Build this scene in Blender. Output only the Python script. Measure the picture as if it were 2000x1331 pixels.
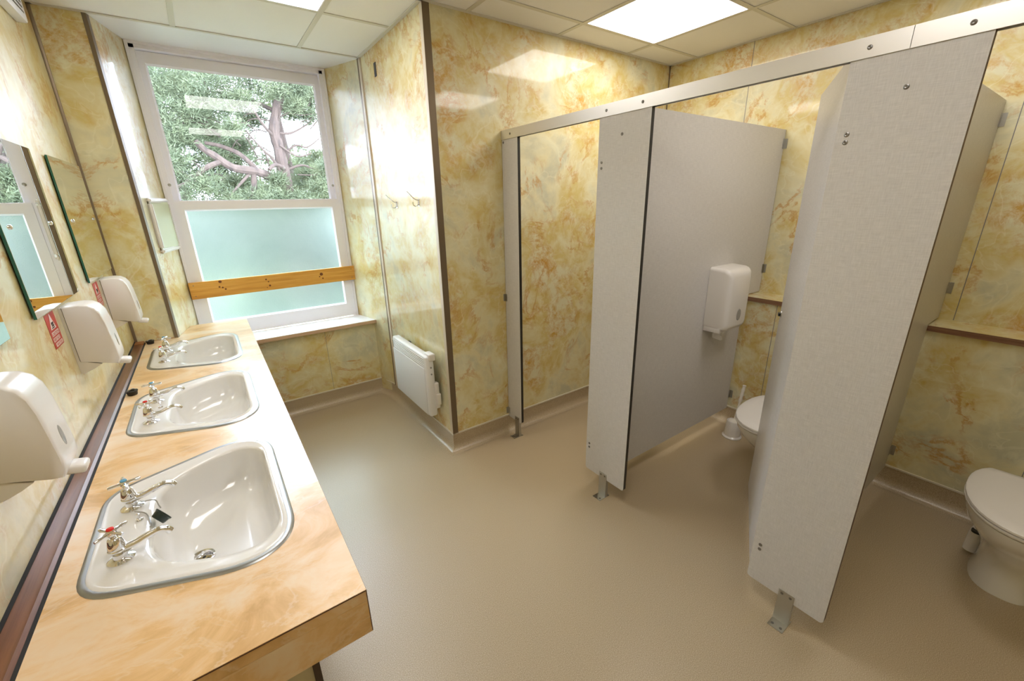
import bpy, bmesh, math, random
from mathutils import Vector, Matrix
random.seed(7)
PI = math.pi
scene = bpy.context.scene
for o in list(bpy.data.objects):
    bpy.data.objects.remove(o)
C = scene.collection

# ------------------------------------------------------------------ camera
cam_d = bpy.data.cameras.new('camera')
cam = bpy.data.objects.new('camera', cam_d)
C.objects.link(cam)
cam_d.sensor_fit = 'HORIZONTAL'
cam_d.sensor_width = 36.0
cam_d.lens = 816.1 / 2000 * 36.0
cam_d.clip_start = 0.02
Rv = Vector((0.81260266, -0.58246017, -0.02042235))
Uv = Vector((0.19953175, 0.24510603, 0.94874133))
Fv = Vector((0.5475984, 0.77502463, -0.31539311))
M = Matrix((Rv, Uv, -Fv)).transposed().to_4x4()
M.translation = Vector((0.449, -0.700, 1.529))
cam.matrix_world = M
scene.camera = cam

# ------------------------------------------------------------------ world, exposure
scene.view_settings.view_transform = 'Standard'
scene.view_settings.look = 'None'
scene.view_settings.gamma = 1.0
scene.view_settings.use_curve_mapping = False
scene.view_settings.exposure = 0.93
SKY = 13.0
LAMP = 5.6
w = bpy.data.worlds.new('overcast_sky')
scene.world = w
w.use_nodes = True
nt = w.node_tree
nt.nodes.clear()
wo = nt.nodes.new('ShaderNodeOutputWorld')
bg = nt.nodes.new('ShaderNodeBackground')
bg.inputs['Color'].default_value = (0.75, 0.79, 1.0, 1)
bg.inputs['Strength'].default_value = SKY
nt.links.new(bg.outputs[0], wo.inputs[0])

# ------------------------------------------------------------------ dimensions (metres)
H = 2.429            # ceiling
YA = 2.426           # face of the wall either side of the window recess
YW = 2.888           # inner face of the window frame
YU = 2.653           # panel below the sill
YC = 1.451           # face of the yellow wall
XH = 1.492           # side of the boxed wall carrying the heater
XR = 3.414           # wall behind the toilets
XD = 3.231           # boxing behind the toilets
XF = 1.926           # cubicle front
XA, XWL, XWR = 0.195, 0.292, 1.382
ZC = 0.794           # counter top
HK = 0.116           # top of coved skirting
YB = -1.78           # wall behind the camera
ZS = 0.641           # sill

# ------------------------------------------------------------------ materials
def mat(name):
    m = bpy.data.materials.new(name)
    m.use_nodes = True
    n = m.node_tree
    for x in list(n.nodes):
        if x.type != 'OUTPUT_MATERIAL' and x.type != 'BSDF_PRINCIPLED':
            n.nodes.remove(x)
    return m, n, n.nodes['Principled BSDF']

def plain(name, col, rough=0.5, metal=0.0, coat=0.0, spec=0.5):
    m, n, b = mat(name)
    b.inputs['Base Color'].default_value = (*col, 1)
    b.inputs['Roughness'].default_value = rough
    b.inputs['Metallic'].default_value = metal
    b.inputs['Coat Weight'].default_value = coat
    b.inputs['Specular IOR Level'].default_value = spec
    return m

def N(n, typ, **kw):
    x = n.nodes.new(typ)
    for k, v in kw.items():
        if k in x.inputs:
            x.inputs[k].default_value = v
        else:
            setattr(x, k, v)
    return x

def ramp(n, stops, src, interp='LINEAR'):
    r = n.nodes.new('ShaderNodeValToRGB')
    r.color_ramp.interpolation = interp
    while len(r.color_ramp.elements) < len(stops):
        r.color_ramp.elements.new(0.5)
    for e, (p, c) in zip(r.color_ramp.elements, stops):
        e.position = p
        e.color = (*c, 1) if len(c) == 3 else c
    n.links.new(src, r.inputs[0])
    return r.outputs[0]

def coords(n, scale=(1, 1, 1), rot=(0, 0, 0), loc=(0, 0, 0)):
    tc = N(n, 'ShaderNodeTexCoord')
    mp = N(n, 'ShaderNodeMapping')
    mp.inputs['Scale'].default_value = scale
    mp.inputs['Rotation'].default_value = rot
    mp.inputs['Location'].default_value = loc
    n.links.new(tc.outputs['Object'], mp.inputs[0])
    return mp.outputs[0]

def noise(n, vec, scale, detail=4, rough=0.5, dist=0.0):
    x = N(n, 'ShaderNodeTexNoise')
    x.inputs['Scale'].default_value = scale
    x.inputs['Detail'].default_value = detail
    x.inputs['Roughness'].default_value = rough
    x.inputs['Distortion'].default_value = dist
    n.links.new(vec, x.inputs['Vector'])
    return x.outputs[0]

def math_(n, op, a, b=None, c=None):
    x = N(n, 'ShaderNodeMath', operation=op)
    for i, v in enumerate((a, b, c)):
        if v is None:
            continue
        if isinstance(v, (int, float)):
            x.inputs[i].default_value = v
        else:
            n.links.new(v, x.inputs[i])
    return x.outputs[0]

def mix(n, fac, a, b, mode='MIX'):
    x = N(n, 'ShaderNodeMix', data_type='RGBA', blend_type=mode)
    for i, v in ((0, fac), (6, a), (7, b)):
        if isinstance(v, (int, float)):
            x.inputs[i].default_value = v
        elif isinstance(v, tuple):
            x.inputs[i].default_value = (*v, 1)
        else:
            n.links.new(v, x.inputs[i])
    return x.outputs[2]

def vein(n, v, scale, width, detail=4, dist=1.2, rough=0.55):
    """thin line where a noise field crosses one half"""
    a = noise(n, v, scale, detail, rough, dist)
    d = math_(n, 'ABSOLUTE', math_(n, 'SUBTRACT', a, 0.5))
    return ramp(n, [(0.0, (1, 1, 1)), (width, (0, 0, 0))], d)

def marble(name, loc=(0, 0, 0), rough=0.06):
    m, n, b = mat(name)
    v = coords(n, (1, 1, 1), (0.5, 0.6, 0.3), loc)
    big = noise(n, v, 3.0, 5, 0.6, 0.35)
    base = ramp(n, [(0.32, (0.60, 0.58, 0.41)), (0.44, (0.76, 0.69, 0.43)),
                    (0.54, (0.68, 0.55, 0.21)), (0.62, (0.74, 0.70, 0.48))], big)
    med = noise(n, v, 7.0, 6, 0.62, 1.0)
    pale = ramp(n, [(0.50, (0, 0, 0)), (0.66, (0.55, 0.55, 0.55))], med)
    c1 = mix(n, pale, base, (0.82, 0.79, 0.57))
    mask = ramp(n, [(0.50, (0, 0, 0)), (0.62, (1, 1, 1))], noise(n, v, 3.0, 4, 0.6, 0.4))
    smear = ramp(n, [(0.45, (0, 0, 0)), (0.63, (1, 1, 1))], noise(n, v, 13.0, 9, 0.76, 0.35))
    sm = math_(n, 'MULTIPLY', math_(n, 'MULTIPLY', smear, mask), 0.95)
    c2 = mix(n, sm, c1, (0.60, 0.33, 0.04))
    v1 = vein(n, v, 2.6, 0.030, 7, 0.5, 0.66)
    vm = math_(n, 'MULTIPLY', v1, ramp(n, [(0.46, (0.0, 0.0, 0.0)), (0.62, (0.75, 0.75, 0.75))], noise(n, v, 5.0, 2, 0.5, 0.0)))
    c3 = mix(n, vm, c2, (0.56, 0.26, 0.03))
    v2 = vein(n, v, 4.3, 0.010, 3, 0.7, 0.5)
    vw = math_(n, 'MULTIPLY', v2, 0.30)
    c4 = mix(n, vw, c3, (0.92, 0.88, 0.70))
    n.links.new(c4, b.inputs['Base Color'])
    b.inputs['Roughness'].default_value = 0.38
    b.inputs['Coat Weight'].default_value = 0.6
    b.inputs['Coat Roughness'].default_value = rough
    b.inputs['Coat IOR'].default_value = 1.5
    return m

def counter_mat(name, loc=(0, 0, 0)):
    m, n, b = mat(name)
    v = coords(n, (1.0, 1.6, 1.6), (0.2, 0.1, 0.9), loc)
    a = noise(n, v, 3.6, 8, 0.64, 1.1)
    c = ramp(n, [(0.34, (0.66, 0.40, 0.16)), (0.45, (0.80, 0.52, 0.24)),
                 (0.53, (0.84, 0.61, 0.37)), (0.64, (0.86, 0.69, 0.50))], a)
    v1 = vein(n, v, 4.0, 0.03, 6, 0.9, 0.62)
    c = mix(n, math_(n, 'MULTIPLY', v1, 0.45), c, (0.85, 0.68, 0.48))
    n.links.new(c, b.inputs['Base Color'])
    b.inputs['Roughness'].default_value = 0.30
    b.inputs['Specular IOR Level'].default_value = 0.5
    b.inputs['Coat Weight'].default_value = 0.2
    b.inputs['Coat Roughness'].default_value = 0.35
    return m

def floor_mat():
    m, n, b = mat('beige_speckled_vinyl')
    v = coords(n)
    f = noise(n, v, 380, 2, 0.7)
    g = noise(n, v, 1.4, 3, 0.5)
    c = ramp(n, [(0.34, (0.29, 0.21, 0.12)), (0.46, (0.45, 0.355, 0.225)), (0.56, (0.49, 0.39, 0.255)), (0.68, (0.70, 0.61, 0.47))], f)
    c = mix(n, math_(n, 'MULTIPLY', g, 0.18), c, (0.43, 0.33, 0.20))
    n.links.new(c, b.inputs['Base Color'])
    b.inputs['Roughness'].default_value = 0.42
    b.inputs['Specular IOR Level'].default_value = 0.6
    b.inputs['Coat Weight'].default_value = 0.5
    b.inputs['Coat Roughness'].default_value = 0.28
    return m

def laminate():
    m, n, b = mat('grey_linen_laminate')
    v1 = coords(n, (30, 30, 420))
    v2 = coords(n, (420, 420, 30))
    a = math_(n, 'ADD', noise(n, v1, 1, 2, 0.6), noise(n, v2, 1, 2, 0.6))
    c = ramp(n, [(0.30, (0.54, 0.52, 0.50)), (0.72, (0.70, 0.675, 0.65))], math_(n, 'MULTIPLY', a, 0.5))
    n.links.new(c, b.inputs['Base Color'])
    b.inputs['Roughness'].default_value = 0.32
    return m

def wood(name, c0, c1, c2, scale=(1.5, 26, 26), knots=None, rough=0.4):
    m, n, b = mat(name)
    v = coords(n, scale)
    a = noise(n, v, 1.6, 5, 0.6, 0.6)
    c = ramp(n, [(0.3, c0), (0.5, c1), (0.7, c2)], a)
    n.links.new(c, b.inputs['Base Color'])
    b.inputs['Roughness'].default_value = rough
    return m

def frosted():
    m, n, b = mat('frosted_window_glass')
    out = [x for x in n.nodes if x.type == 'OUTPUT_MATERIAL'][0]
    v = coords(n)
    bp = N(n, 'ShaderNodeBump')
    bp.inputs['Strength'].default_value = 0.5
    bp.inputs['Distance'].default_value = 0.004
    n.links.new(noise(n, coords(n, (1, 1, 1.6)), 75, 2, 0.5, 1.5), bp.inputs['Height'])
    tr = N(n, 'ShaderNodeBsdfRefraction')
    col = ramp(n, [(0.3, (0.70, 0.79, 0.73)), (0.7, (0.82, 0.90, 0.84))], noise(n, v, 2.2, 5, 0.6, 0.5))
    n.links.new(col, tr.inputs['Color'])
    tr.inputs['Roughness'].default_value = 0.55
    tr.inputs['IOR'].default_value = 1.15
    n.links.new(bp.outputs[0], tr.inputs['Normal'])
    b.inputs['Base Color'].default_value = (0.50, 0.62, 0.56, 1)
    b.inputs['Roughness'].default_value = 0.25
    n.links.new(bp.outputs[0], b.inputs['Normal'])
    tl = N(n, 'ShaderNodeBsdfTranslucent')
    tl.inputs['Color'].default_value = (0.62, 0.72, 0.68, 1)
    m0 = N(n, 'ShaderNodeMixShader')
    m0.inputs[0].default_value = 0.05
    n.links.new(tr.outputs[0], m0.inputs[1])
    n.links.new(tl.outputs[0], m0.inputs[2])
    mx = N(n, 'ShaderNodeMixShader')
    mx.inputs[0].default_value = 0.12
    n.links.new(m0.outputs[0], mx.inputs[1])
    n.links.new(b.outputs[0], mx.inputs[2])
    n.links.new(mx.outputs[0], out.inputs[0])
    return m

def clear_glass():
    m, n, b = mat('clear_window_glass')
    out = [x for x in n.nodes if x.type == 'OUTPUT_MATERIAL'][0]
    n.nodes.remove(b)
    t = N(n, 'ShaderNodeBsdfTransparent')
    t.inputs['Color'].default_value = (0.93, 0.97, 0.95, 1)
    g = N(n, 'ShaderNodeBsdfGlossy')
    g.inputs['Roughness'].default_value = 0.0
    f = N(n, 'ShaderNodeFresnel')
    f.inputs['IOR'].default_value = 1.42
    mx = N(n, 'ShaderNodeMixShader')
    n.links.new(f.outputs[0], mx.inputs[0])
    n.links.new(t.outputs[0], mx.inputs[1])
    n.links.new(g.outputs[0], mx.inputs[2])
    n.links.new(mx.outputs[0], out.inputs[0])
    return m

def emission(name, col, s):
    m, n, b = mat(name)
    b.inputs['Base Color'].default_value = (0.8, 0.8, 0.8, 1)
    b.inputs['Emission Color'].default_value = (*col, 1)
    b.inputs['Emission Strength'].default_value = s
    return m

def foliage(name, c0, c1):
    m, n, b = mat(name)
    out = [x for x in n.nodes if x.type == 'OUTPUT_MATERIAL'][0]
    c = ramp(n, [(0.3, c0), (0.7, c1)], noise(n, coords(n), 3.5, 4, 0.6))
    n.links.new(c, b.inputs['Base Color'])
    b.inputs['Roughness'].default_value = 0.7
    t = N(n, 'ShaderNodeBsdfTranslucent')
    n.links.new(c, t.inputs[0])
    mx = N(n, 'ShaderNodeMixShader')
    mx.inputs[0].default_value = 0.35
    n.links.new(b.outputs[0], mx.inputs[1])
    n.links.new(t.outputs[0], mx.inputs[2])
    n.links.new(mx.outputs[0], out.inputs[0])
    return m

MARBLE = marble('yellow_onyx_laminate', (0.7, 0.2, 0.1))
MARBLE_L = marble('yellow_onyx_laminate_basin_wall', (3.1, 1.2, 4.0), 0.08)
COUNTER = counter_mat('peach_onyx_worktop')
FLOOR = floor_mat()
LAM = laminate()
BLACK_EDGE = plain('dark_laminate_core', (0.02, 0.018, 0.016), 0.4)
BROWN_EDGE = plain('brown_laminate_core', (0.10, 0.045, 0.03), 0.45)
BRONZE = plain('bronze_corner_trim', (0.20, 0.15, 0.095), 0.38, 0.5)
CREAM_TRIM = plain('cream_corner_trim', (0.66, 0.58, 0.47), 0.4)
WHITE_STRIP = plain('white_capping_strip', (0.74, 0.69, 0.58), 0.4)
CEIL = plain('white_ceiling_tile', (0.92, 0.92, 0.93), 0.8)
GRIDM = plain('cream_ceiling_grid', (0.72, 0.70, 0.64), 0.55)
WPAINT = plain('white_gloss_paint', (0.92, 0.91, 0.98), 0.3)
SOFFIT = plain('white_soffit_board', (0.86, 0.86, 0.89), 0.35)
CERAMIC = plain('white_ceramic', (0.82, 0.81, 0.79), 0.1, 0, 0.4)
WPLASTIC = plain('white_plastic', (0.80, 0.77, 0.74), 0.25)
WPLASTIC2 = plain('white_plastic_seat', (0.80, 0.77, 0.74), 0.22)
CHROME = plain('chrome', (0.82, 0.82, 0.84), 0.06, 1.0)
STEEL = plain('brushed_steel', (0.50, 0.50, 0.48), 0.28, 1.0)
ALU = plain('satin_aluminium', (0.80, 0.79, 0.79), 0.36, 0.85)
SCREW = plain('dark_steel_screw', (0.22, 0.21, 0.20), 0.35, 0.9)
DARK = plain('black_rubber', (0.012, 0.012, 0.012), 0.35)
REDCAP = plain('red_enamel', (0.7, 0.02, 0.015), 0.25)
BLUECAP = plain('blue_enamel', (0.12, 0.38, 0.62), 0.25)
GREYWIN = plain('smoked_grey_window', (0.30, 0.29, 0.28), 0.15)
MIRROR = plain('mirror_silver', (0.86, 0.90, 0.87), 0.0, 1.0)
GREEN_GLASS = plain('green_glass_edge', (0.02, 0.13, 0.10), 0.1)
PINE = wood('varnished_pine', (0.58, 0.26, 0.04), (0.72, 0.37, 0.07), (0.80, 0.46, 0.12))
KNOT = plain('pine_knot', (0.16, 0.05, 0.012), 0.5)
BROWNWOOD = wood('brown_stained_moulding', (0.10, 0.035, 0.014), (0.17, 0.065, 0.028), (0.24, 0.10, 0.045), (30, 1.5, 30), rough=0.28)
ENDWOOD = plain('orange_brown_wood_end', (0.36, 0.15, 0.05), 0.4)
PLY = wood('plywood_edge', (0.13, 0.06, 0.03), (0.22, 0.11, 0.06), (0.30, 0.17, 0.09), (3, 3, 120))
SEAL = plain('black_sealant', (0.012, 0.011, 0.010), 0.8)
GREYSEAL = plain('grey_sealant', (0.22, 0.21, 0.21), 0.4)
CLEAR = clear_glass()
FROST = frosted()
DIFF = emission('ceiling_light_diffuser', (1.0, 0.955, 0.91), LAMP)
REDLABEL = plain('red_sticker', (0.50, 0.035, 0.02), 0.4)
WLABEL = plain('white_sticker_print', (0.75, 0.62, 0.58), 0.4)
DLABEL = plain('black_sticker_print', (0.03, 0.02, 0.02), 0.4)
BARK = wood('orange_pine_bark', (0.026, 0.018, 0.015), (0.05, 0.033, 0.025), (0.072, 0.052, 0.042), (8, 8, 2), rough=0.9)
TWIG = plain('grey_brown_twig', (0.05, 0.034, 0.026), 0.9)
NEEDLE = foliage('pine_needles', (0.055, 0.078, 0.032), (0.135, 0.155, 0.068))
NEEDLE2 = foliage('bluish_pine_needles', (0.055, 0.075, 0.04), (0.125, 0.145, 0.075))
REFLECTLEAF = foliage('reflection_tree_leaves', (0.20, 0.21, 0.215), (0.29, 0.30, 0.305))  # pale tone set for how the two added trees reflect
LAWN = plain('lawn_green', (0.08, 0.11, 0.065), 0.9)
PANELWHITE = plain('heater_white_enamel', (0.84, 0.84, 0.85), 0.35)
PAPER = plain('tissue_paper', (0.85, 0.83, 0.80), 0.8)
BACKBOARD = plain('cream_board', (0.62, 0.55, 0.38), 0.4)

# ------------------------------------------------------------------ mesh helpers
def BM():
    return bmesh.new()

def box(bm, lo, hi):
    vs = [bm.verts.new((x, y, z)) for z in (lo[2], hi[2]) for y in (lo[1], hi[1]) for x in (lo[0], hi[0])]
    for f in ((0, 2, 3, 1), (4, 5, 7, 6), (0, 1, 5, 4), (2, 6, 7, 3), (0, 4, 6, 2), (1, 3, 7, 5)):
        bm.faces.new([vs[i] for i in f])
    return vs

def merge(dst, src):
    me = bpy.data.meshes.new('tmp')
    src.to_mesh(me)
    dst.from_mesh(me)
    bpy.data.meshes.remove(me)
    src.free()

def rbox(bm, lo, hi, r, seg=3, sel=None):
    b = BM()
    box(b, lo, hi)
    es = [e for e in b.edges if sel is None or sel(e)]
    bmesh.ops.bevel(b, geom=es, offset=r, segments=seg, profile=0.5, affect='EDGES')
    merge(bm, b)

def prism(bm, pts, axis, a, b):
    """polygon pts (2D) extruded along axis 'x','y' or 'z' from a to b"""
    def P(u, v, t):
        return {'x': (t, u, v), 'y': (u, t, v), 'z': (u, v, t)}[axis]
    A = [bm.verts.new(P(u, v, a)) for u, v in pts]
    B = [bm.verts.new(P(u, v, b)) for u, v in pts]
    bm.faces.new(A)
    bm.faces.new(B[::-1])
    k = len(pts)
    for i in range(k):
        bm.faces.new((A[i], B[i], B[(i + 1) % k], A[(i + 1) % k]))

def frame_of(d):
    d = d.normalized()
    a = Vector((0, 0, 1)) if abs(d.z) < 0.9 else Vector((1, 0, 0))
    u = d.cross(a).normalized()
    return u, d.cross(u).normalized()

def loft(bm, rings, cap0=True, cap1=True, closed=True):
    R_ = [[bm.verts.new(p) for p in r] for r in rings]
    k = len(rings[0])
    for a, b in zip(R_, R_[1:]):
        for i in range(k if closed else k - 1):
            bm.faces.new((a[i], a[(i + 1) % k], b[(i + 1) % k], b[i]))
    if cap0:
        bm.faces.new(R_[0][::-1])
    if cap1:
        bm.faces.new(R_[-1])
    return R_

def tube(bm, pts, r, seg=10, cap=True, flat=1.0):
    pts = [Vector(p) for p in pts]
    rs = r if isinstance(r, (list, tuple)) else [r] * len(pts)
    rings = []
    u = None
    for i, p in enumerate(pts):
        d = (pts[min(i + 1, len(pts) - 1)] - pts[max(i - 1, 0)]).normalized()
        if u is None:
            u, v = frame_of(d)
        else:
            u = (u - d * u.dot(d)).normalized()
            v = d.cross(u)
        rings.append([p + (u * math.cos(2 * PI * k / seg) + v * math.sin(2 * PI * k / seg) * flat) * rs[i] for k in range(seg)])
    loft(bm, rings, cap, cap)

def cyl(bm, p0, p1, r, seg=20):
    tube(bm, [p0, p1], r, seg)

def lathe(bm, prof, c=(0, 0, 0), axis=(0, 0, 1), seg=28):
    ax = Vector(axis).normalized()
    u, v = frame_of(ax)
    c = Vector(c)
    rings = [[c + ax * z + (u * math.cos(2 * PI * k / seg) + v * math.sin(2 * PI * k / seg)) * max(r, 1e-5) for k in range(seg)] for r, z in prof]
    loft(bm, rings)

def smooth_path(pts, n=6):
    pts = [Vector(p) for p in pts]
    out = []
    for i in range(len(pts) - 1):
        p0, p1, p2, p3 = pts[max(i - 1, 0)], pts[i], pts[i + 1], pts[min(i + 2, len(pts) - 1)]
        for k in range(n):
            t = k / n
            out.append(0.5 * ((2 * p1) + (p2 - p0) * t + (2 * p0 - 5 * p1 + 4 * p2 - p3) * t * t + (3 * p1 - p0 - 3 * p2 + p3) * t ** 3))
    out.append(pts[-1])
    return out

def link(name, bm, m, parent=None, angle=35):
    if parent is not None:
        top = parent
        while top.parent is not None:
            top = top.parent
        off = WORLD_OFF.get(top.name)
        if off is not None:
            bmesh.ops.translate(bm, verts=bm.verts, vec=-off)
    bmesh.ops.recalc_face_normals(bm, faces=bm.faces)
    me = bpy.data.meshes.new(name)
    bm.to_mesh(me)
    bm.free()
    for p in me.polygons:
        p.use_smooth = True
    me.set_sharp_from_angle(angle=math.radians(angle))
    ms = m if isinstance(m, (list, tuple)) else [m]
    for x in ms:
        me.materials.append(x)
    o = bpy.data.objects.new(name, me)
    C.objects.link(o)
    if parent is not None:
        o.parent = parent
    return o

WORLD_OFF = {}
def link_each(name, bm, m, parent, angle=35):
    """one object per connected piece"""
    seen = set()
    bm.verts.ensure_lookup_table()
    for v0 in list(bm.verts):
        if v0 in seen:
            continue
        st_, isl = [v0], []
        seen.add(v0)
        while st_:
            v = st_.pop()
            isl.append(v)
            for e in v.link_edges:
                o_ = e.other_vert(v)
                if o_ not in seen:
                    seen.add(o_)
                    st_.append(o_)
        nb = BM()
        mp = {v: nb.verts.new(v.co) for v in isl}
        fs = {f for v in isl for f in v.link_faces}
        for f in sorted(fs, key=lambda f: f.index):
            nb.faces.new([mp[v] for v in f.verts])
        link(name, nb, m, parent, angle)
    bm.free()
def thing(name, label, cat, loc=(0, 0, 0), group=None, world=True):
    """an Empty at the thing's base; world=True: parts are modelled in room coordinates"""
    o = bpy.data.objects.new(name, None)
    o.empty_display_size = 0.05
    C.objects.link(o)
    o.location = loc
    o['label'] = label
    o['category'] = cat
    if group:
        o['group'] = group
    if world:
        WORLD_OFF[o.name] = Vector(loc)
    return o

def tag(o, label, cat, group=None):
    o['label'] = label
    o['category'] = cat
    if group:
        o['group'] = group
    return o

def dup(root, loc, label, rotz=None):
    r = root.copy()
    C.objects.link(r)
    r.location = loc
    if rotz is not None:
        r.rotation_euler = (0, 0, rotz)
    r['label'] = label
    for ch in list(root.children):
        c = ch.copy()
        C.objects.link(c)
        c.parent = r
        for g in list(ch.children):
            d = g.copy()
            C.objects.link(d)
            d.parent = c
    return r

def struct(name, bm, m, parent=None):
    o = link(name, bm, m, parent)
    if parent is None:
        o['kind'] = 'structure'
    return o

def sbox(name, lo, hi, m, parent=None):
    b = BM()
    box(b, lo, hi)
    return struct(name, b, m, parent)

# ------------------------------------------------------------------ room shell
T = 0.12
sbox('floor', (-T, YB - T, -0.1), (XR + T, YU + 0.3, 0.0), FLOOR)
sbox('wall_left', (-T, YB - T, 0.0), (0.0, YA, H + 0.1), MARBLE_L)
# pier between left wall and window recess (solid, with splayed reveal)
b = BM()
prism(b, [(-T, YA), (XA, YA), (XWL, YW), (XWL, YW + 0.16), (-T, YW + 0.16)], 'z', 0.0, H + 0.1)
struct('wall_left_pier', b, MARBLE)
b = BM()
# boxed-out wall on the right of the window: reveal, heater face, yellow face
prism(b, [(XWR, YW + 0.16), (XWR, YW), (XH, YA), (XH, YC), (XR + T, YC), (XR + T, YW + 0.16)], 'z', 0.0, H + 0.1)
struct('wall_right_pier', b, MARBLE)
sbox('wall_right', (XR, YB - T, 0.0), (XR + T, YC, H + 0.1), MARBLE)
sbox('wall_back', (-T, YB - T, 0.0), (XR + T, YB, H + 0.1), MARBLE)
# wall below the window
b = BM()
prism(b, [(XA + 0.04, YU), (XH - 0.045, YU), (XWR, YW + 0.16), (XWL, YW + 0.16)], 'z', 0.0, ZS - 0.028)
struct('wall_front', b, MARBLE)
# wall above the window
sbox('wall_front_lintel', (XWL - 0.02, YW + 0.0, 2.467), (XWR + 0.02, YW + 0.16, H + 0.1), SOFFIT)
# boxing behind the toilets with its shelf
sbox('wall_duct', (XD, YB, 0.0), (XR, YC, 0.892), MARBLE)
b = BM()
box(b, (XD - 0.008, YB, 0.892), (XR, YC, 0.918))
shelf = struct('trim_1', b, MARBLE)
b = BM()
box(b, (XD - 0.011, YB, 0.890), (XD - 0.0075, YC, 0.9165))
link('plywood_edge', b, PLY, shelf)
# seams of the laminate sheets
b = BM()
for y in (0.395, -0.73, 0.98):
    box(b, (XD - 0.0012, y - 0.0015, HK), (XD + 0.01, y + 0.0015, 0.89))
for y in (0.86, -0.34):
    box(b, (XR - 0.0012, y - 0.0015, 0.92), (XR + 0.01, y + 0.0015, H))
box(b, (1.05, YU - 0.0012, HK), (1.052, YU + 0.01, ZS - 0.03))
struct('trim_2', b, GREYSEAL)

# ---- ceiling
CX, CY = 2.33, 1.237
lights = [(CX, CY), (CX, CY - 1.2), (CX - 1.8, CY + 0.6), (CX - 1.8, CY - 1.2)]
cells = set()
b = BM()
gx = [CX + 0.6 * k for k in range(-5, 3)]
gy = [CY + 0.6 * k for k in range(-6, 4)]
def rect_cell(x0, y0):
    """tile whose far edge is y0; clipped to the room"""
    return x0, x0 + 0.6, y0 - 0.6, y0
for x0 in gx:
    for y1 in gy:
        if any(abs(x0 - a) < 0.01 and abs(y1 - c) < 0.01 for a, c in lights):
            continue
        ax, bx, ay, by = rect_cell(x0, y1)
        ax, bx = max(ax, -0.02), min(bx, XR + 0.02)
        ay, by = max(ay, YB - 0.02), min(by, YA + 0.0)
        if bx - ax < 0.01 or by - ay < 0.01:
            continue
        if ax >= XH - 0.01 and ay >= YC - 0.01:
            continue
        box(b, (ax + 0.0015, ay + 0.0015, H + 0.004), (bx - 0.0015, by - 0.0015, H + 0.02))
struct('ceiling', b, CEIL)
b = BM()
for x in gx:
    y1 = YA if x < XH else YC
    if 0 < x < XR:
        box(b, (x - 0.012, YB, H), (x + 0.012, y1, H + 0.0035))
for y in gy:
    if YB < y < YA:
        box(b, (0, y - 0.012, H + 0.0005), (XH if y > YC else XR, y + 0.012, H + 0.003))
# edge angle round the walls
box(b, (0, YB, H - 0.001), (0.02, YA, H + 0.003))
box(b, (XH - 0.02, YC - 0.02, H - 0.001), (XH, YA, H + 0.003))
box(b, (XH - 0.02, YC - 0.02, H - 0.001), (XR, YC, H + 0.003))
box(b, (XR - 0.02, YB, H - 0.001), (XR, YC, H + 0.003))
box(b, (0, YA - 0.02, H - 0.001), (XH, YA, H + 0.003))
struct('trim_3', b, GRIDM)
sbox('ceiling_slab', (-T, YB - T, H + 0.1), (XR + T, YW + 0.16, H + 0.2), CEIL)
# soffit of the recess, rising slightly towards the window
b = BM()
prism(b, [(YA, H + 0.002), (YW + 0.1, 2.466), (YW + 0.1, H + 0.09), (YA, H + 0.09)], 'x', XA - 0.02, XH + 0.02)
struct('ceiling_recess', b, SOFFIT)

# ---- corner trims
def trimbox(nm, pts, z0, z1, m):
    bb = BM()
    prism(bb, pts, 'z', z0, z1)
    return struct(nm, bb, m)
trimbox('trim_4', [(0, YA), (0.012, YA), (0.012, YA - 0.007), (0.004, YA - 0.012), (0, YA - 0.012)], ZC, H, BRONZE)
trimbox('trim_5', [(XA - 0.014, YA - 0.004), (XA + 0.003, YA - 0.004), (XA + 0.010, YA + 0.022), (XA + 0.002, YA + 0.022), (XA - 0.014, YA)], ZC, H, BRONZE)
trimbox('trim_6', [(XH + 0.004, YC - 0.004), (XH - 0.004, YC - 0.004), (XH - 0.004, YC + 0.026), (XH + 0.004, YC + 0.026)], HK, H, CREAM_TRIM)
trimbox('trim_7', [(XH - 0.003, YC - 0.006), (XH + 0.034, YC - 0.006), (XH + 0.034, YC), (XH - 0.003, YC)], HK, H, BRONZE)
trimbox('trim_8', [(XH - 0.009, YA - 0.030), (XH, YA - 0.030), (XH, YA + 0.002), (XH - 0.009, YA + 0.002)], HK, H, CREAM_TRIM)
trimbox('trim_9', [(XH - 0.0095, YA + 0.002), (XH, YA + 0.002), (XH - 0.004, YA + 0.018), (XH - 0.0115, YA + 0.018)], HK, H, BRONZE)
trimbox('trim_10', [(XR - 0.006, YC - 0.006), (XR, YC - 0.006), (XR, YC), (XR - 0.006, YC)], 0.918, H, BRONZE)

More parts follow.
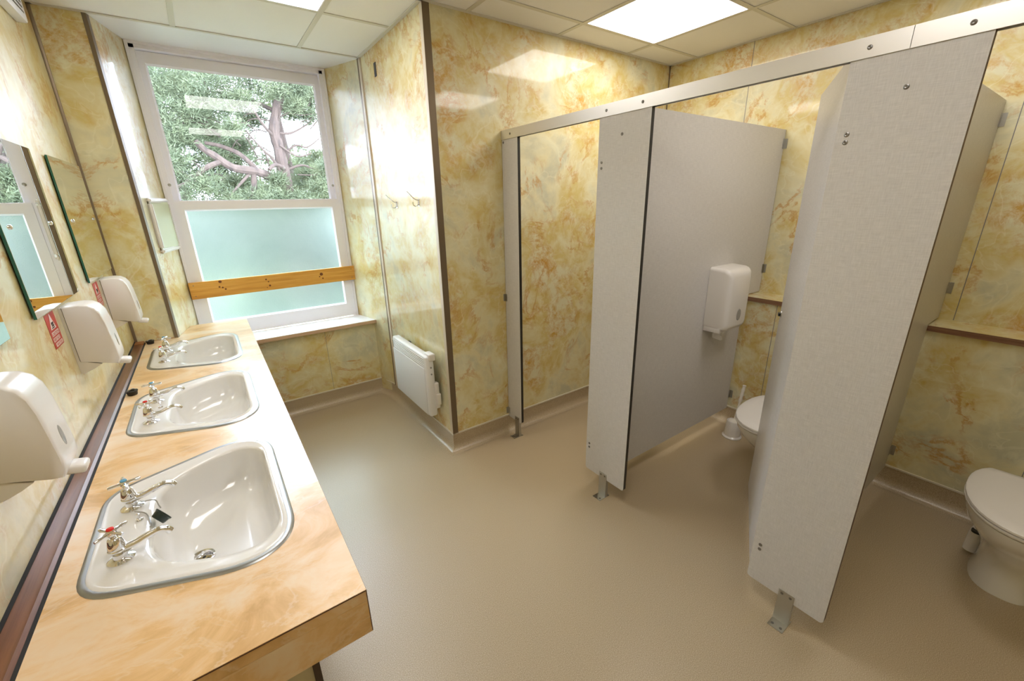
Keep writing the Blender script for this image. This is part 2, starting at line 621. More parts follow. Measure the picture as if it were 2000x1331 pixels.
# ---- coved vinyl skirting swept round the foot of the walls
def cove(name, path):
    """path: list of wall-line points; the room lies to the left of travel"""
    prof = [(0.0, HK), (0.003, HK), (0.003, 0.052)]
    r = 0.05
    for k in range(1, 9):
        a = PI * 0.5 * k / 8
        prof.append((0.003 + r - r * math.cos(a), 0.0015 + r - r * math.sin(a)))
    cap = [(0.0, HK - 0.001), (0.006, HK - 0.001), (0.006, HK + 0.008), (0.0, HK + 0.008)]
    pts = [Vector(p) for p in path]
    dirs = [(pts[i + 1] - pts[i]).normalized() for i in range(len(pts) - 1)]
    nor = [Vector((-d.y, d.x)) for d in dirs]
    offs = []
    for i in range(len(pts)):
        if i == 0:
            offs.append(nor[0])
        elif i == len(pts) - 1:
            offs.append(nor[-1])
        else:
            m_ = (nor[i - 1] + nor[i])
            m_ /= max(1e-6, m_.dot(nor[i]))
            offs.append(m_)
    bb = BM()
    rings = [[(p.x + o.x * u, p.y + o.y * u, z) for u, z in prof] for p, o in zip(pts, offs)]
    loft(bb, rings, False, False, closed=False)
    o1 = struct(name, bb, FLOOR)
    bb = BM()
    loft(bb, [[(p.x + o.x * u, p.y + o.y * u, z) for u, z in cap] for p, o in zip(pts, offs)])
    link('capping_strip', bb, WHITE_STRIP, o1)
cove('baseboard_right', [(XD, YB + 0.01), (XD, YC), (XH, YC), (XH, YA), (XH - 0.045, YU), (XA + 0.04, YU), (XA, YA), (0.0, YA)])
cove('baseboard_left', [(0.0, YA), (0.0, YB), (XD, YB)])

# ------------------------------------------------------------------ window
win = bpy.data.objects.new('window_1', None)
C.objects.link(win)
win['kind'] = 'structure'
WT = 2.462
b = BM()
# box frame: jambs, head and sill piece with a small stepped moulding
box(b, (XWL, YW, ZS), (XWL + 0.040, YW + 0.14, WT))
box(b, (XWR - 0.040, YW, ZS), (XWR, YW + 0.14, WT))
box(b, (XWL, YW, WT - 0.035), (XWR, YW + 0.14, WT))
for x0, x1 in ((XWL, XWL + 0.016), (XWR - 0.016, XWR)):
    box(b, (x0, YW - 0.012, ZS), (x1, YW, WT - 0.0005))
box(b, (XWL + 0.016, YW - 0.012, WT - 0.016), (XWR - 0.016, YW, WT - 0.001))
link('window_frame', b, WPAINT, win)
def sash(y0, x0, x1, z0, z1, sw, rb, rt, glass, gname):
    bb = BM()
    box(bb, (x0, y0, z0), (x0 + sw, y0 + 0.045, z1))
    box(bb, (x1 - sw, y0, z0), (x1, y0 + 0.045, z1))
    box(bb, (x0 + sw, y0 + 0.0005, z0), (x1 - sw, y0 + 0.0445, z0 + rb))
    box(bb, (x0 + sw, y0 + 0.0005, z1 - rt), (x1 - sw, y0 + 0.0445, z1))
    # sloping glazing bead
    for (a, c, d_, e) in ((x0 + sw, z0 + rb, x1 - sw, z1 - rt),):
        k = 0.010
        ring0 = [(a, y0 + 0.001, c), (d_, y0 + 0.001, c), (d_, y0 + 0.001, e), (a, y0 + 0.001, e)]
        ring1 = [(a + k, y0 + 0.018, c + k), (d_ - k, y0 + 0.018, c + k), (d_ - k, y0 + 0.018, e - k), (a + k, y0 + 0.018, e - k)]
        ring2 = [(a - 0.002, y0 + 0.022, c), (d_ + 0.002, y0 + 0.022, c), (d_ + 0.002, y0 + 0.022, e), (a - 0.002, y0 + 0.022, e)]
        loft(bb, [ring0, ring1, ring2], False, False)
    s = link('sash', bb, WPAINT, win)
    bb = BM()
    box(bb, (x0 + sw - 0.002, y0 + 0.020, z0 + rb - 0.002), (x1 - sw + 0.002, y0 + 0.024, z1 - rt + 0.002))
    link(gname, bb, glass, s)
    return s
s_up = sash(YW + 0.042, XWL + 0.036, XWR - 0.036, 1.535, WT - 0.038, 0.034, 0.036, 0.060, CLEAR, 'clear_pane')
s_lo = sash(YW - 0.004, XWL + 0.036, XWR - 0.036, ZS + 0.004, 1.577, 0.046, 0.105, 0.056, FROST, 'frosted_pane')
b = BM()
for x in (0.331, 1.327):
    lathe(b, [(0.009, 0), (0.009, 0.004), (0.005, 0.008), (0.005, 0.014)], (x, YW - 0.0005, 1.675), (0, -1, 0), 14)
link_each('sash_stop', b, STEEL, win)
# white window board and its timber nosing
b = BM()
prism(b, [(XA + 0.035, YU - 0.03), (XH - 0.040, YU - 0.03), (XWR, YW + 0.0), (XWL, YW + 0.0)], 'z', ZS - 0.026, ZS)
ws = struct('trim_11', b, WPAINT)
b = BM()
prism(b, [(XA + 0.036, YU - 0.034), (XH - 0.041, YU - 0.034), (XH - 0.041, YU - 0.0295), (XA + 0.036, YU - 0.0295)], 'z', ZS - 0.026, ZS - 0.002)
link('timber_nosing', b, plain('peach_timber_nosing', (0.62, 0.43, 0.28), 0.45), ws)

# pine board across the lower sash
board = thing('wooden_board', 'varnished orange pine board with dark knots fixed across the frosted lower window pane', 'board', (0.84, YW - 0.02, 0.94))
b = BM()
x0, x1 = 0.292, 1.392
prism(b, [(x0, 0.936), (x1, 0.946), (x1, 1.058), (x0, 1.050)], 'y', YW - 0.036, YW - 0.014)
bmesh.ops.bevel(b, geom=list(b.edges), offset=0.002, segments=2, affect='EDGES')
link('plank', b, PINE, board)
b = BM()
for x, z, r in ((0.472, 1.040, .010), (0.480, 0.998, .006), (0.462, 1.004, .006), (0.495, 0.985, .006), (0.752, 1.022, .006), (0.765, 1.004, .005), (0.770, 0.975, .007), (1.135, 1.018, .012), (1.120, 1.000, .005), (1.142, 0.985, .006), (0.75, 0.962, .003)):
    lathe(b, [(r, 0), (r * 0.9, 0.0006)], (x, YW - 0.0361, z), (0, -1, 0), 12)
link_each('knot', b, KNOT, board)
b = BM()
for x, z in ((0.318, 1.03), (0.318, 0.957), (1.365, 1.035), (1.365, 0.968)):
    lathe(b, [(0.0035, 0), (0.003, 0.001)], (x, YW - 0.0361, z), (0, -1, 0), 10)
link_each('screw', b, SCREW, board)

# ------------------------------------------------------------------ outside: lawn and pines
sbox('ground', (-40, YW + 1.5, -2.6), (40, 60, -2.5), LAWN)

def needles(bm, c, R_, n, size):
    for _ in range(n):
        d = Vector((random.gauss(0, 1), random.gauss(0, 1), random.gauss(0, 0.7)))
        d.normalize()
        p = c + d * R_ * random.random() ** 0.5
        e = (d + Vector((random.gauss(0, .5), random.gauss(0, .5), random.gauss(0.35, .4)))).normalized() * size * random.uniform(.6, 1.3)
        s = e.cross(Vector((random.gauss(0, 1), random.gauss(0, 1), random.gauss(0, 1)))).normalized() * size * 0.07
        vs = [bm.verts.new(p - s), bm.verts.new(p + s), bm.verts.new(p + e)]
        bm.faces.new(vs)

def pine(name, label, limbs, masses, loc, matn, dens=1.0, size=0.17, group=None):
    t = thing(name, label, 'tree', loc, group)
    if limbs:
        for k, (nm, pts, r) in enumerate(limbs):
            bb = BM()
            sp = smooth_path(pts, 5)
            nn = len(sp)
            rr = [r[0] + (r[1] - r[0]) * i / (nn - 1) * (1) for i in range(nn)]
            rr = [x * random.uniform(.92, 1.1) for x in rr]
            tube(bb, sp, rr, 9)
            link(nm, bb, BARK if r[0] > 0.045 else TWIG, t)
    bb = BM()
    for (x, y, z, rad) in masses:
        k = int(34 * dens * max(1, rad / 0.5) ** 2)
        for _ in range(k):
            q = Vector((random.gauss(0, 1), random.gauss(0, 1), random.gauss(0, .75)))
            q = Vector((x, y, z)) + q * rad * 0.5
            needles(bb, q, 0.13, 22, size)
    o = link('foliage', bb, matn, t)
    return t

Yt = 10.0
limbs = [('trunk', [(2.15, 10, -2.5), (2.14, 10, 0.2), (2.13, 10.0, 1.35), (2.11, 10.0, 1.83), (2.1, 10.0, 2.3), (2.09, 10.0, 2.7), (2.06, 10.0, 3.04), (2.18, 10.0, 3.43), (2.36, 10.0, 3.96), (2.4, 10.1, 5.0)], (0.16, 0.075)),
         ('branch', [(2.12, 10, 1.9), (1.8, 9.8, 2.12), (1.54, 9.6, 2.21), (1.17, 9.6, 2.27), (0.91, 9.6, 2.47), (0.76, 9.6, 2.58), (0.66, 9.6, 2.72)], (0.10, 0.045)),
         ('branch', [(1.60, 9.7, 2.20), (1.36, 9.8, 2.52), (1.04, 9.8, 2.67), (0.8, 9.8, 2.71)], (0.055, 0.03)),
         ('branch', [(1.0, 9.6, 2.38), (0.75, 9.5, 2.26), (0.52, 9.5, 2.09), (0.2, 9.5, 1.90), (-0.4, 9.5, 1.85)], (0.05, 0.03)),
         ('branch', [(2.08, 10.0, 3.0), (2.34, 10.0, 3.0), (2.61, 10.0, 3.13), (2.9, 10.0, 3.33)], (0.03, 0.012)),
         ('branch', [(2.1, 10.1, 2.5), (2.42, 10.1, 2.78), (2.67, 10.1, 2.76), (2.95, 10.1, 2.95)], (0.028, 0.012)),
         ('branch', [(2.1, 10.0, 2.25), (2.48, 10.0, 2.38), (2.74, 10.0, 2.31), (3.1, 10.0, 2.4)], (0.03, 0.012)),
         ('branch', [(1.5, 9.6, 2.2), (1.45, 9.6, 1.92), (1.33, 9.6, 1.5), (1.3, 9.6, 0.9)], (0.055, 0.04)),
         ('branch', [(2.2, 10.1, 3.4), (1.85, 10.2, 3.57), (1.5, 10.2, 3.63), (1.1, 10.2, 3.70)], (0.05, 0.02)),
         ('branch', [(2.06, 10.0, 2.9), (1.85, 9.8, 3.1), (1.7, 9.7, 3.4)], (0.035, 0.015)),
         ('branch', [(2.1, 9.9, 2.0), (1.9, 9.7, 2.45), (1.75, 9.6, 2.6), (1.5, 9.6, 2.95)], (0.035, 0.012)),
         ('branch', [(2.1, 9.9, 2.3), (1.92, 9.7, 2.35), (1.78, 9.6, 2.25)], (0.05, 0.03)),
         ('branch', [(2.1, 9.9, 2.75), (2.4, 9.9, 2.55), (2.7, 9.9, 2.62)], (0.022, 0.01)),
         ('branch', [(1.46, 9.6, 2.2), (1.2, 9.5, 1.95), (1.0, 9.4, 1.75)], (0.03, 0.015))]
for k_ in range(34):
    rx = random.Random(k_)
    x_, z_ = rx.uniform(0.5, 3.0), rx.uniform(1.8, 3.7)
    a_ = rx.uniform(-0.5, 1.2) if x_ > 2.1 else rx.uniform(1.8, 3.6)
    L_ = rx.uniform(.35, .8)
    limbs.append(('twig', [(x_, 10.0, z_), (x_ + L_ * .5 * math.cos(a_), 9.95 + rx.uniform(-.1, .1), z_ + L_ * .5 * math.sin(a_) + .04), (x_ + L_ * math.cos(a_ + .3), 10, z_ + L_ * math.sin(a_ + .3))], (0.014, 0.006)))
masses = [(2.2, 9.8, 3.8, .22), (1.7, 10.4, 3.3, .26), (1.45, 10.3, 2.75, .14), (2.8, 10.1, 3.35, .18), (1.5, 10.4, 3.7, .3), (2.5, 10.3, 3.95, .28), (2.85, 10.3, 3.6, .25), (1.9, 10.5, 3.85, .25), (1.75, 10.5, 3.25, .2), (2.6, 10.3, 2.2, .2), (2.9, 10.3, 2.6, .14), (2.5, 10.3, 3.45, .18), (0.95, 10.2, 2.95, .2), (1.6, 10.2, 1.75, .25), (0.05, 9.9, 3.45, .34), (0.6, 10.1, 3.5, .34), (1.0, 10.1, 3.5, .3), (0.5, 10.0, 4.0, .35), (1.5, 10.3, 4.2, .3), (0.1, 9.9, 2.95, .3), (2.3, 10.2, 1.9, .24), (2.95, 10, 3.75, .25), (2.9, 10, 2.0, .25), (0.3, 9.8, 3.75, .35), (0.75, 9.9, 3.7, .34), (1.2, 10.0, 3.8, .30), (0.35, 9.7, 3.2, .36), (0.8, 9.8, 3.25, .30), (0.15, 9.6, 2.7, .30),
          (0.5, 9.7, 2.85, .22), (1.7, 10.1, 4.0, .3), (2.2, 10.1, 4.1, .28), (2.65, 10.0, 3.95, .25), (1.6, 9.9, 3.55, .22), (1.25, 9.8, 3.3, .22),
          (0.3, 9.3, 2.35, .22), (0.6, 9.3, 1.95, .22), (0.25, 9.4, 1.65, .25), (1.9, 9.6, 1.75, .22), (2.3, 9.7, 1.65, .22), (1.5, 9.5, 1.7, .20), (1.0, 9.5, 1.65, .22),
          (2.7, 9.8, 1.9, .22), (2.9, 9.8, 2.3, .16), (1.9, 9.7, 2.05, .13), (1.3, 9.6, 2.95, .13), (2.55, 9.9, 3.5, .16), (1.2, 9.8, 2.0, .14)]
pine('pine_tree', 'old pine tree with orange bare limbs outside the window', limbs, masses, (2.15, 10, -2.5), NEEDLE2, 1.5, 0.105)
r2 = random.Random(3)
def rmass(x0, x1, z0, z1, y, n, rad):
    return [(r2.uniform(x0, x1), y + r2.uniform(-.5, .5), r2.uniform(z0, z1), rad * r2.uniform(.7, 1.2)) for _ in range(n)]
pine('pine_tree', 'bushy green pine filling the left of the window view behind the bare limbs', [('trunk', [(0.2, 14, -2.5), (0.25, 14, 1.5), (0.1, 14, 5.5)], (.2, .08))],
     rmass(-1.2, 1.9, -2.3, 6.0, 14, 60, .62), (0.2, 14, -2.5), NEEDLE2, 0.8, 0.22, 'background pines beyond the window')
pine('pine_tree', 'darker pine low in the window view behind the orange trunk', [('trunk', [(3.4, 17, -2.5), (3.45, 17, 1.5), (3.3, 17, 4.6)], (.2, .08))],
     rmass(1.4, 5.6, -2.3, 3.4, 17, 46, .66) + rmass(2.9, 4.5, 4.7, 6.2, 17, 8, .55), (3.4, 17, -2.5), NEEDLE, 0.8, 0.22, 'background pines beyond the window')
pine('reflection_tree', 'added pale tree out of view left of the window, toning reflections in the glossy wall panels', [('trunk', [(-4.6, 11, -2.5), (-4.5, 11, 1.5), (-4.6, 11, 5.5)], (.2, .08))],
     rmass(-8.0, -1.6, -2.0, 5.2, 11, 60, .62), (-4.6, 11, -2.5), REFLECTLEAF, 0.7, 0.24)  # added unseen tree: replaces bare sky in the heater wall reflection with pale foliage
pine('reflection_tree', 'added pale tree out of view right of the window, toning reflections in the glossy wall panels', [('trunk', [(7.6, 12, -2.5), (7.5, 12, 1.5), (7.6, 12, 5.5)], (.2, .08))],
     rmass(4.0, 9.5, -2.0, 7.5, 12, 80, .62), (7.6, 12, -2.5), REFLECTLEAF, 0.7, 0.24)  # added unseen tree: dims the sky mirrored in the left reveal
pine('pine_tree', 'far hazy pine at the right edge of the window view', [('trunk', [(5.6, 21, -2.5), (5.5, 21, 3)], (.25, .1))],
     rmass(2.0, 7.5, -2.0, 3.4, 21, 30, .8), (5.6, 21, -2.5), NEEDLE2, 0.6, 0.3, 'background pines beyond the window')

# ------------------------------------------------------------------ ceiling lights
def light_root(x, y, lab):
    t = thing('ceiling_light', lab, 'light', (x, y, H), 'square panel lights set in the ceiling grid', world=False)
    return t
l0 = light_root(CX, CY, 'bright square ceiling light above the cubicles, nearest the yellow end wall')
b = BM()
# shallow tray; origin = far-left corner of the cell
box(b, (0.012, -0.588, 0.02), (0.588, -0.012, 0.06))
for lo, hi in (((0.012, -0.588, 0.0), (0.588, -0.582, 0.02)), ((0.012, -0.018, 0.0), (0.588, -0.012, 0.02)), ((0.012, -0.582, 0.0), (0.018, -0.018, 0.02)), ((0.582, -0.582, 0.0), (0.588, -0.018, 0.02))):
    box(b, lo, hi)
link('light_frame', b, WPAINT, l0)
b = BM()
box(b, (0.018, -0.582, 0.002), (0.582, -0.018, 0.006))
link('diffuser', b, DIFF, l0)
dup(l0, (CX, CY - 1.2, H), 'square ceiling light over the cubicles behind the camera, mirrored on the yellow wall')
dup(l0, (CX - 1.8, CY + 0.6, H), 'square ceiling light cut by the top edge, above the basins near the window')
dup(l0, (CX - 1.8, CY - 1.2, H), 'square ceiling light above the basins behind the camera, mirrored in the window')

# ------------------------------------------------------------------ vanity counter
def trapezoid(xb, xf, hb, hf, xm, rb=0.06, rf=0.1, n=8):
    """plan outline of the basin: (x from wall, y): narrow at the wall, widest at xm, rounded front"""
    pts = [(xb, -hb), (xm, -hf), (xf, -hf * 0.80), (xf, hf * 0.80), (xm, hf), (xb, hb)]
    rad = [rb, rf, rf, rf, rf, rb]
    out = []
    k = len(pts)
    for i in range(k):
        p = Vector(pts[i])
        a = (Vector(pts[i - 1]) - p)
        c = (Vector(pts[(i + 1) % k]) - p)
        la = min(rad[i], a.length * 0.48)
        lc = min(rad[i], c.length * 0.48)
        p0, p1 = p + a.normalized() * la, p + c.normalized() * lc
        for j in range(n):
            t = j / (n - 1)
            q = p0 * (1 - t) ** 2 + p * 2 * t * (1 - t) + p1 * t * t
            out.append((q.x, q.y))
    return out
OUT = trapezoid(0.088, 0.492, 0.205, 0.322, 0.395, 0.075, 0.085)
def inset(poly, d):
    k = len(poly)
    res = []
    for i in range(k):
        a, p, c = Vector(poly[i - 1]), Vector(poly[i]), Vector(poly[(i + 1) % k])
        t = (c - a)
        t.normalize()
        nrm = Vector((-t.y, t.x))
        res.append((p.x + nrm.x * d, p.y + nrm.y * d))
    return res
BC = [0.516, 1.277, 2.038]          # basin centres along the counter

XC = 0.571
YEND = 2.70
counter = thing('vanity_counter', 'long peach marbled worktop holding three basins along the mirrored wall', 'counter', (0.285, 1.35, 0))
b = BM()
hole = inset(OUT, 0.016)
# counter outline follows the pier and the splayed reveal on the far side
outl = [(0.0, 0.0), (XC, 0.0), (XC, YEND), (XA + 0.060, YEND), (XA + 0.001, YA - 0.001), (0.0, YA - 0.001)]
def face_with_holes(bm, outer, holes, z):
    edges = []
    for loop in [outer] + holes:
        vs = [bm.verts.new((x, y, z)) for x, y in loop]
        edges += [bm.edges.new((vs[i], vs[(i + 1) % len(vs)])) for i in range(len(vs))]
    bmesh.ops.triangle_fill(bm, edges=edges, use_beauty=True, use_dissolve=False)
holes = [[(x, y + cy) for x, y in hole] for cy in BC]
face_with_holes(b, outl, holes, ZC)
bot = BM()
face_with_holes(bot, outl, holes, ZC - 0.028)
merge(b, bot)
for loop in [outl] + holes:
    k = len(loop)
    for i in range(k):
        (xa, ya), (xb, yb) = loop[i], loop[(i + 1) % k]
        b.faces.new([b.verts.new(p) for p in ((xa, ya, ZC), (xb, yb, ZC), (xb, yb, ZC - 0.028), (xa, ya, ZC - 0.028))])
bmesh.ops.remove_doubles(b, verts=b.verts, dist=0.0001)
link('worktop', b, COUNTER, counter)
b = BM()
box(b, (0.002, 0.0, 0.681), (XC, 0.018, ZC - 0.0285))
box(b, (XC - 0.018, 0.0185, 0.681), (XC, YU - 0.034, ZC - 0.0285))
link('apron', b, counter_mat('peach_onyx_apron', (2.0, 0.4, 0.7)), counter)
b = BM()
box(b, (0.002, -0.0006, ZC - 0.0035), (XC, 0.0003, ZC - 0.0012))
box(b, (XC - 0.0003, 0, ZC - 0.0035), (XC + 0.0006, YEND, ZC - 0.0012))
box(b, (XC - 0.0012, -0.0006, 0.683), (XC + 0.0004, 0.0006, ZC - 0.003))
link('laminate_joint', b, BROWN_EDGE, counter)
b = BM()
box(b, (0.002, 0.10, 0.0), (0.452, 0.118, 0.68))
pan = link('support_panel', b, BACKBOARD, counter)
b = BM()
box(b, (0.452, 0.095, 0.0), (0.467, 0.123, 0.68))
link('dark_edging', b, plain('dark_brown_edging', (0.06, 0.035, 0.02), 0.4), pan)

# timber moulding with sealant between worktop and wall
b = BM()
prism(b, [(0.0, ZC), (0.0425, ZC), (0.0425, ZC + 0.005), (0.036, ZC + 0.010), (0.030, ZC + 0.0085), (0.010, ZC + 0.011), (0.0, ZC + 0.012)], 'y', -0.02, YA - 0.012)
st = struct('trim_12', b, BROWNWOOD)
b = BM()
prism(b, [(0.0425, ZC), (0.0475, ZC), (0.0425, ZC + 0.0045)], 'y', -0.02, YA - 0.012)
prism(b, [(0.0, ZC + 0.012), (0.005, ZC + 0.0122), (0.0, ZC + 0.018)], 'y', -0.02, YA - 0.012)
link('sealant', b, SEAL, st)
b = BM()
box(b, (0.001, YA - 0.075, ZC + 0.001), (0.043, YA - 0.0125, ZC + 0.0135))
link('timber_end_block', b, ENDWOOD, st)
b = BM()
prism(b, [(YA, ZC), (YA - 0.006, ZC), (YA, ZC + 0.006)], 'x', 0.045, XA)
link('corner_sealant', b, plain('tan_sealant', (0.45, 0.30, 0.15), 0.5), st)

# ---- basins (modelled about their own centre line; origin on the wall line at worktop height)
def poly_lerp(A, B, t):
    return [(a[0] + (b_[0] - a[0]) * t, a[1] + (b_[1] - a[1]) * t) for a, b_ in zip(A, B)]
BOWL = trapezoid(0.205, 0.466, 0.165, 0.262, 0.385, 0.085, 0.085)
def scaled(poly, c, s):
    return [(c[0] + (x - c[0]) * s, c[1] + (y - c[1]) * s) for x, y in poly]
def make_basin(label):
    t = thing('wash_basin', label, 'basin', (0, BC[0], ZC), 'inset wash basins along the counter', world=False)
    bb = BM()
    i1 = inset(OUT, 0.014)
    rings = []
    rings.append([(x, y, 0.0035) for x, y in i1])
    rings.append([(x, y, 0.0058) for x, y in inset(OUT, 0.020)])
    rings.append([(x, y, 0.0040) for x, y in inset(OUT, 0.026)])
    fl = inset(OUT, 0.030)
    for tt, z in ((0.45, 0.002), (0.90, 0.0005), (1.0, -0.004)):
        rings.append([(x, y, z) for x, y in poly_lerp(fl, BOWL, tt)])
    dc = (0.275, -0.035)
    circ = []
    k = len(BOWL)
    for i in range(k):
        x, y = BOWL[i]
        a = math.atan2(y - dc[1], x - dc[0])
        circ.append((dc[0] + 0.030 * math.cos(a), dc[1] + 0.030 * math.sin(a)))
    for s, z in ((0.985, -0.014), (0.955, -0.045), (0.90, -0.085), (0.80, -0.112), (0.62, -0.124), (0.40, -0.129)):
        cc = (0.285 + 0.05 * s, -0.0)
        sc = scaled(BOWL, cc, s)
        u_ = max(0, (0.9 - s)) ** 1.2
        rings.append([(x, y, z) for x, y in poly_lerp(sc, circ, min(0.8, u_ * 1.1))])
    rings.append([(x, y, -0.133) for x, y in scaled(circ, dc, 1.12)])
    rings.append([(x, y, -0.136) for x, y in circ])
    rings.append([(x, y, -0.1375) for x, y in scaled(circ, dc, 0.8)])
    rings.append([(x, y, -0.150) for x, y in scaled(circ, dc, 0.8)])
    loft(bb, rings, False, True)
    link('bowl', bb, CERAMIC, t, 60)
    bb = BM()
    rr = [[(x, y, 0.0003) for x, y in OUT], [(x, y, 0.0030) for x, y in inset(OUT, 0.003)], [(x, y, 0.0046) for x, y in inset(OUT, 0.008)],
          [(x, y, 0.0042) for x, y in inset(OUT, 0.014)], [(x, y, 0.0002) for x, y in inset(OUT, 0.0155)]]
    loft(bb, rr, False, False)
    link('steel_rim', bb, plain('satin_steel_rim', (0.36, 0.37, 0.37), 0.33, 0.85), t, 60)
    bb = BM()
    lathe(bb, [(0.020, -0.008), (0.024, -0.003), (0.0305, 0.0005), (0.0300, 0.002), (0.0250, 0.0015), (0.0205, -0.004), (0.0200, -0.0075), (0.001, -0.0078)], (dc[0], dc[1], -0.1340), (0, 0, 1), 28)
    d = link('drain', bb, CHROME, t)
    bb = BM()
    for q in range(5):
        a = 2 * PI * q / 5
        lathe(bb, [(0.0045, 0), (0.004, 0.0006)], (dc[0] + 0.011 * math.cos(a), dc[1] + 0.011 * math.sin(a), -0.1418), (0, 0, 1), 10)
    link_each('drain_hole', bb, DARK, d)
    bb = BM()
    # small chain stay between the taps
    lathe(bb, [(0.008, 0), (0.007, 0.003), (0.003, 0.004), (0.003, 0.013), (0.004, 0.016), (0.001, 0.018)], (0.176, 0.022, 0.0022), (0, 0, 1), 12)
    link('chain_stay', bb, CHROME, t)
    return t
basin = make_basin('nearest of the three inset white basins, large in the foreground')

# ---- taps
def make_tap(label, capm, twist):
    t = thing('basin_tap', label, 'tap', (0, 0, 0), 'chrome cross-head taps on the basins', world=False)
    bb = BM()
    lathe(bb, [(0.024, 0), (0.0245, 0.003), (0.020, 0.006), (0.013, 0.009), (0.0115, 0.016), (0.013, 0.022), (0.0165, 0.027), (0.0170, 0.031),
               (0.0155, 0.033), (0.0160, 0.036), (0.0135, 0.048), (0.0115, 0.056), (0.0085, 0.058), (0.0075, 0.060)], seg=28)
    link('tap_body', bb, CHROME, t)
    bb = BM()
    sp = smooth_path([(0.010, 0, 0.026), (0.035, 0, 0.030), (0.055, 0, 0.037), (0.072, 0, 0.041), (0.086, 0, 0.037), (0.092, 0, 0.028)], 4)
    n_ = len(sp)
    tube(bb, sp, [0.0095 - 0.003 * min(1, 1.4 * i / n_) + (0.0012 if i > n_ - 6 else 0) for i in range(n_)], 14)
    link('spout', bb, CHROME, t)
    bb = BM()
    lathe(bb, [(0.0055, 0.058), (0.0050, 0.062), (0.0075, 0.066), (0.0090, 0.071), (0.0085, 0.078), (0.0070, 0.081)], seg=20)
    for q in range(4):
        a = twist + q * PI / 2
        d = Vector((math.cos(a), math.sin(a), 0))
        z = Vector((0, 0, 0.0745))
        tube(bb, [z + d * 0.006, z + d * 0.016, z + d * 0.026, z + d * 0.032], [0.0046, 0.0034, 0.0046, 0.0030], 10)
    link('cross_handle', bb, CHROME, t)
    bb = BM()
    lathe(bb, [(0.0072, 0.0805), (0.0066, 0.0835), (0.002, 0.0850)], seg=18)
    link('handle_cap', bb, capm, t)
    return t
hot = make_tap('chrome tap with red cap, the hot tap of the nearest basin', REDCAP, 0.75)
cold = make_tap('chrome tap with blue cap, the cold tap of the nearest basin', BLUECAP, 0.2)
hot.location = (0.157, BC[0] - 0.115, ZC + 0.0015)
cold.location = (0.157, BC[0] + 0.092, ZC + 0.0015)
names = ['middle basin', 'farthest basin, by the window']
for i in (1, 2):
    dup(basin, (0, BC[i], ZC), ('middle one of the three inset white basins' if i == 1 else 'farthest of the three inset white basins, next to the window recess'))
    dup(hot, (0.157, BC[i] - 0.113 + 0.003 * i, ZC + 0.0015), 'chrome hot tap with red cap, nearer tap of the ' + names[i - 1], 0.35 * i)
    dup(cold, (0.160, BC[i] + 0.095, ZC + 0.0015), 'chrome cold tap, farther tap of the ' + names[i - 1], -0.3 * i)
# restore the spout direction of the copies: only the handle is turned
for o in list(bpy.data.objects):
    if o.name.startswith('basin_tap.') and abs(o.rotation_euler.z) > 1e-4:
        rz = o.rotation_euler.z
        o.rotation_euler.z = 0
        for ch in o.children:
            if ch.name.startswith('cross_handle'):
                ch.rotation_euler.z = rz

# ---- plugs
def plug_mesh(bb, axis=(0, 0, 1), c=(0, 0, 0)):
    lathe(bb, [(0.015, 0), (0.0165, 0.002), (0.0185, 0.014), (0.0205, 0.016), (0.0205, 0.019), (0.010, 0.0195), (0.009, 0.016), (0.001, 0.016)], c, axis, 24)
pl = thing('sink_plug', 'black rubber plug hanging on its chain by the taps of the nearest basin', 'plug', (0.232, BC[0] - 0.005, ZC - 0.02))
b = BM()
plug_mesh(b, (0.80, 0.45, 0.42), (0.213, BC[0] - 0.012, ZC + 0.0045))
link('stopper', b, plain('green_black_rubber', (0.02, 0.035, 0.03), 0.3), pl)
b = BM()
path = smooth_path([(0.176, BC[0] + 0.088, ZC + 0.012), (0.205, BC[0] + 0.07, ZC + 0.016), (0.215, BC[0] + 0.040, ZC + 0.014), (0.222, BC[0] + 0.012, ZC + 0.022)], 10)
for q in path:
    bmesh.ops.create_icosphere(b, subdivisions=1, radius=0.0019, matrix=Matrix.Translation(q))
tube(b, path, 0.0007, 5)
link('chain', b, STEEL, pl)
b = BM()
path = smooth_path([(0.165, BC[0] + 0.06, ZC + 0.006), (0.190, BC[0] + 0.03, ZC + 0.006), (0.205, BC[0] - 0.04, ZC + 0.008), (0.214, BC[0] - 0.095, ZC + 0.045)], 14)
for q in path:
    bmesh.ops.create_icosphere(b, subdivisions=1, radius=0.0019, matrix=Matrix.Translation(q))
tube(b, path, 0.0007, 5)
link('chain', b, STEEL, pl)
p2 = thing('sink_plug', 'loose black plug on the counter behind the middle basin taps', 'plug', (0.072, 1.525, ZC), world=False)
b = BM()
plug_mesh(b)
link('stopper', b, DARK, p2)
b = BM()
tube(b, smooth_path([(0.012, 0.006, 0.020), (0.004, 0.0, 0.027), (-0.012, -0.006, 0.020)], 5), 0.0016, 8)
link('ring', b, STEEL, p2)
dup(p2, (0.072, 2.375, ZC), 'loose black plug at the far corner of the counter by the farthest basin')

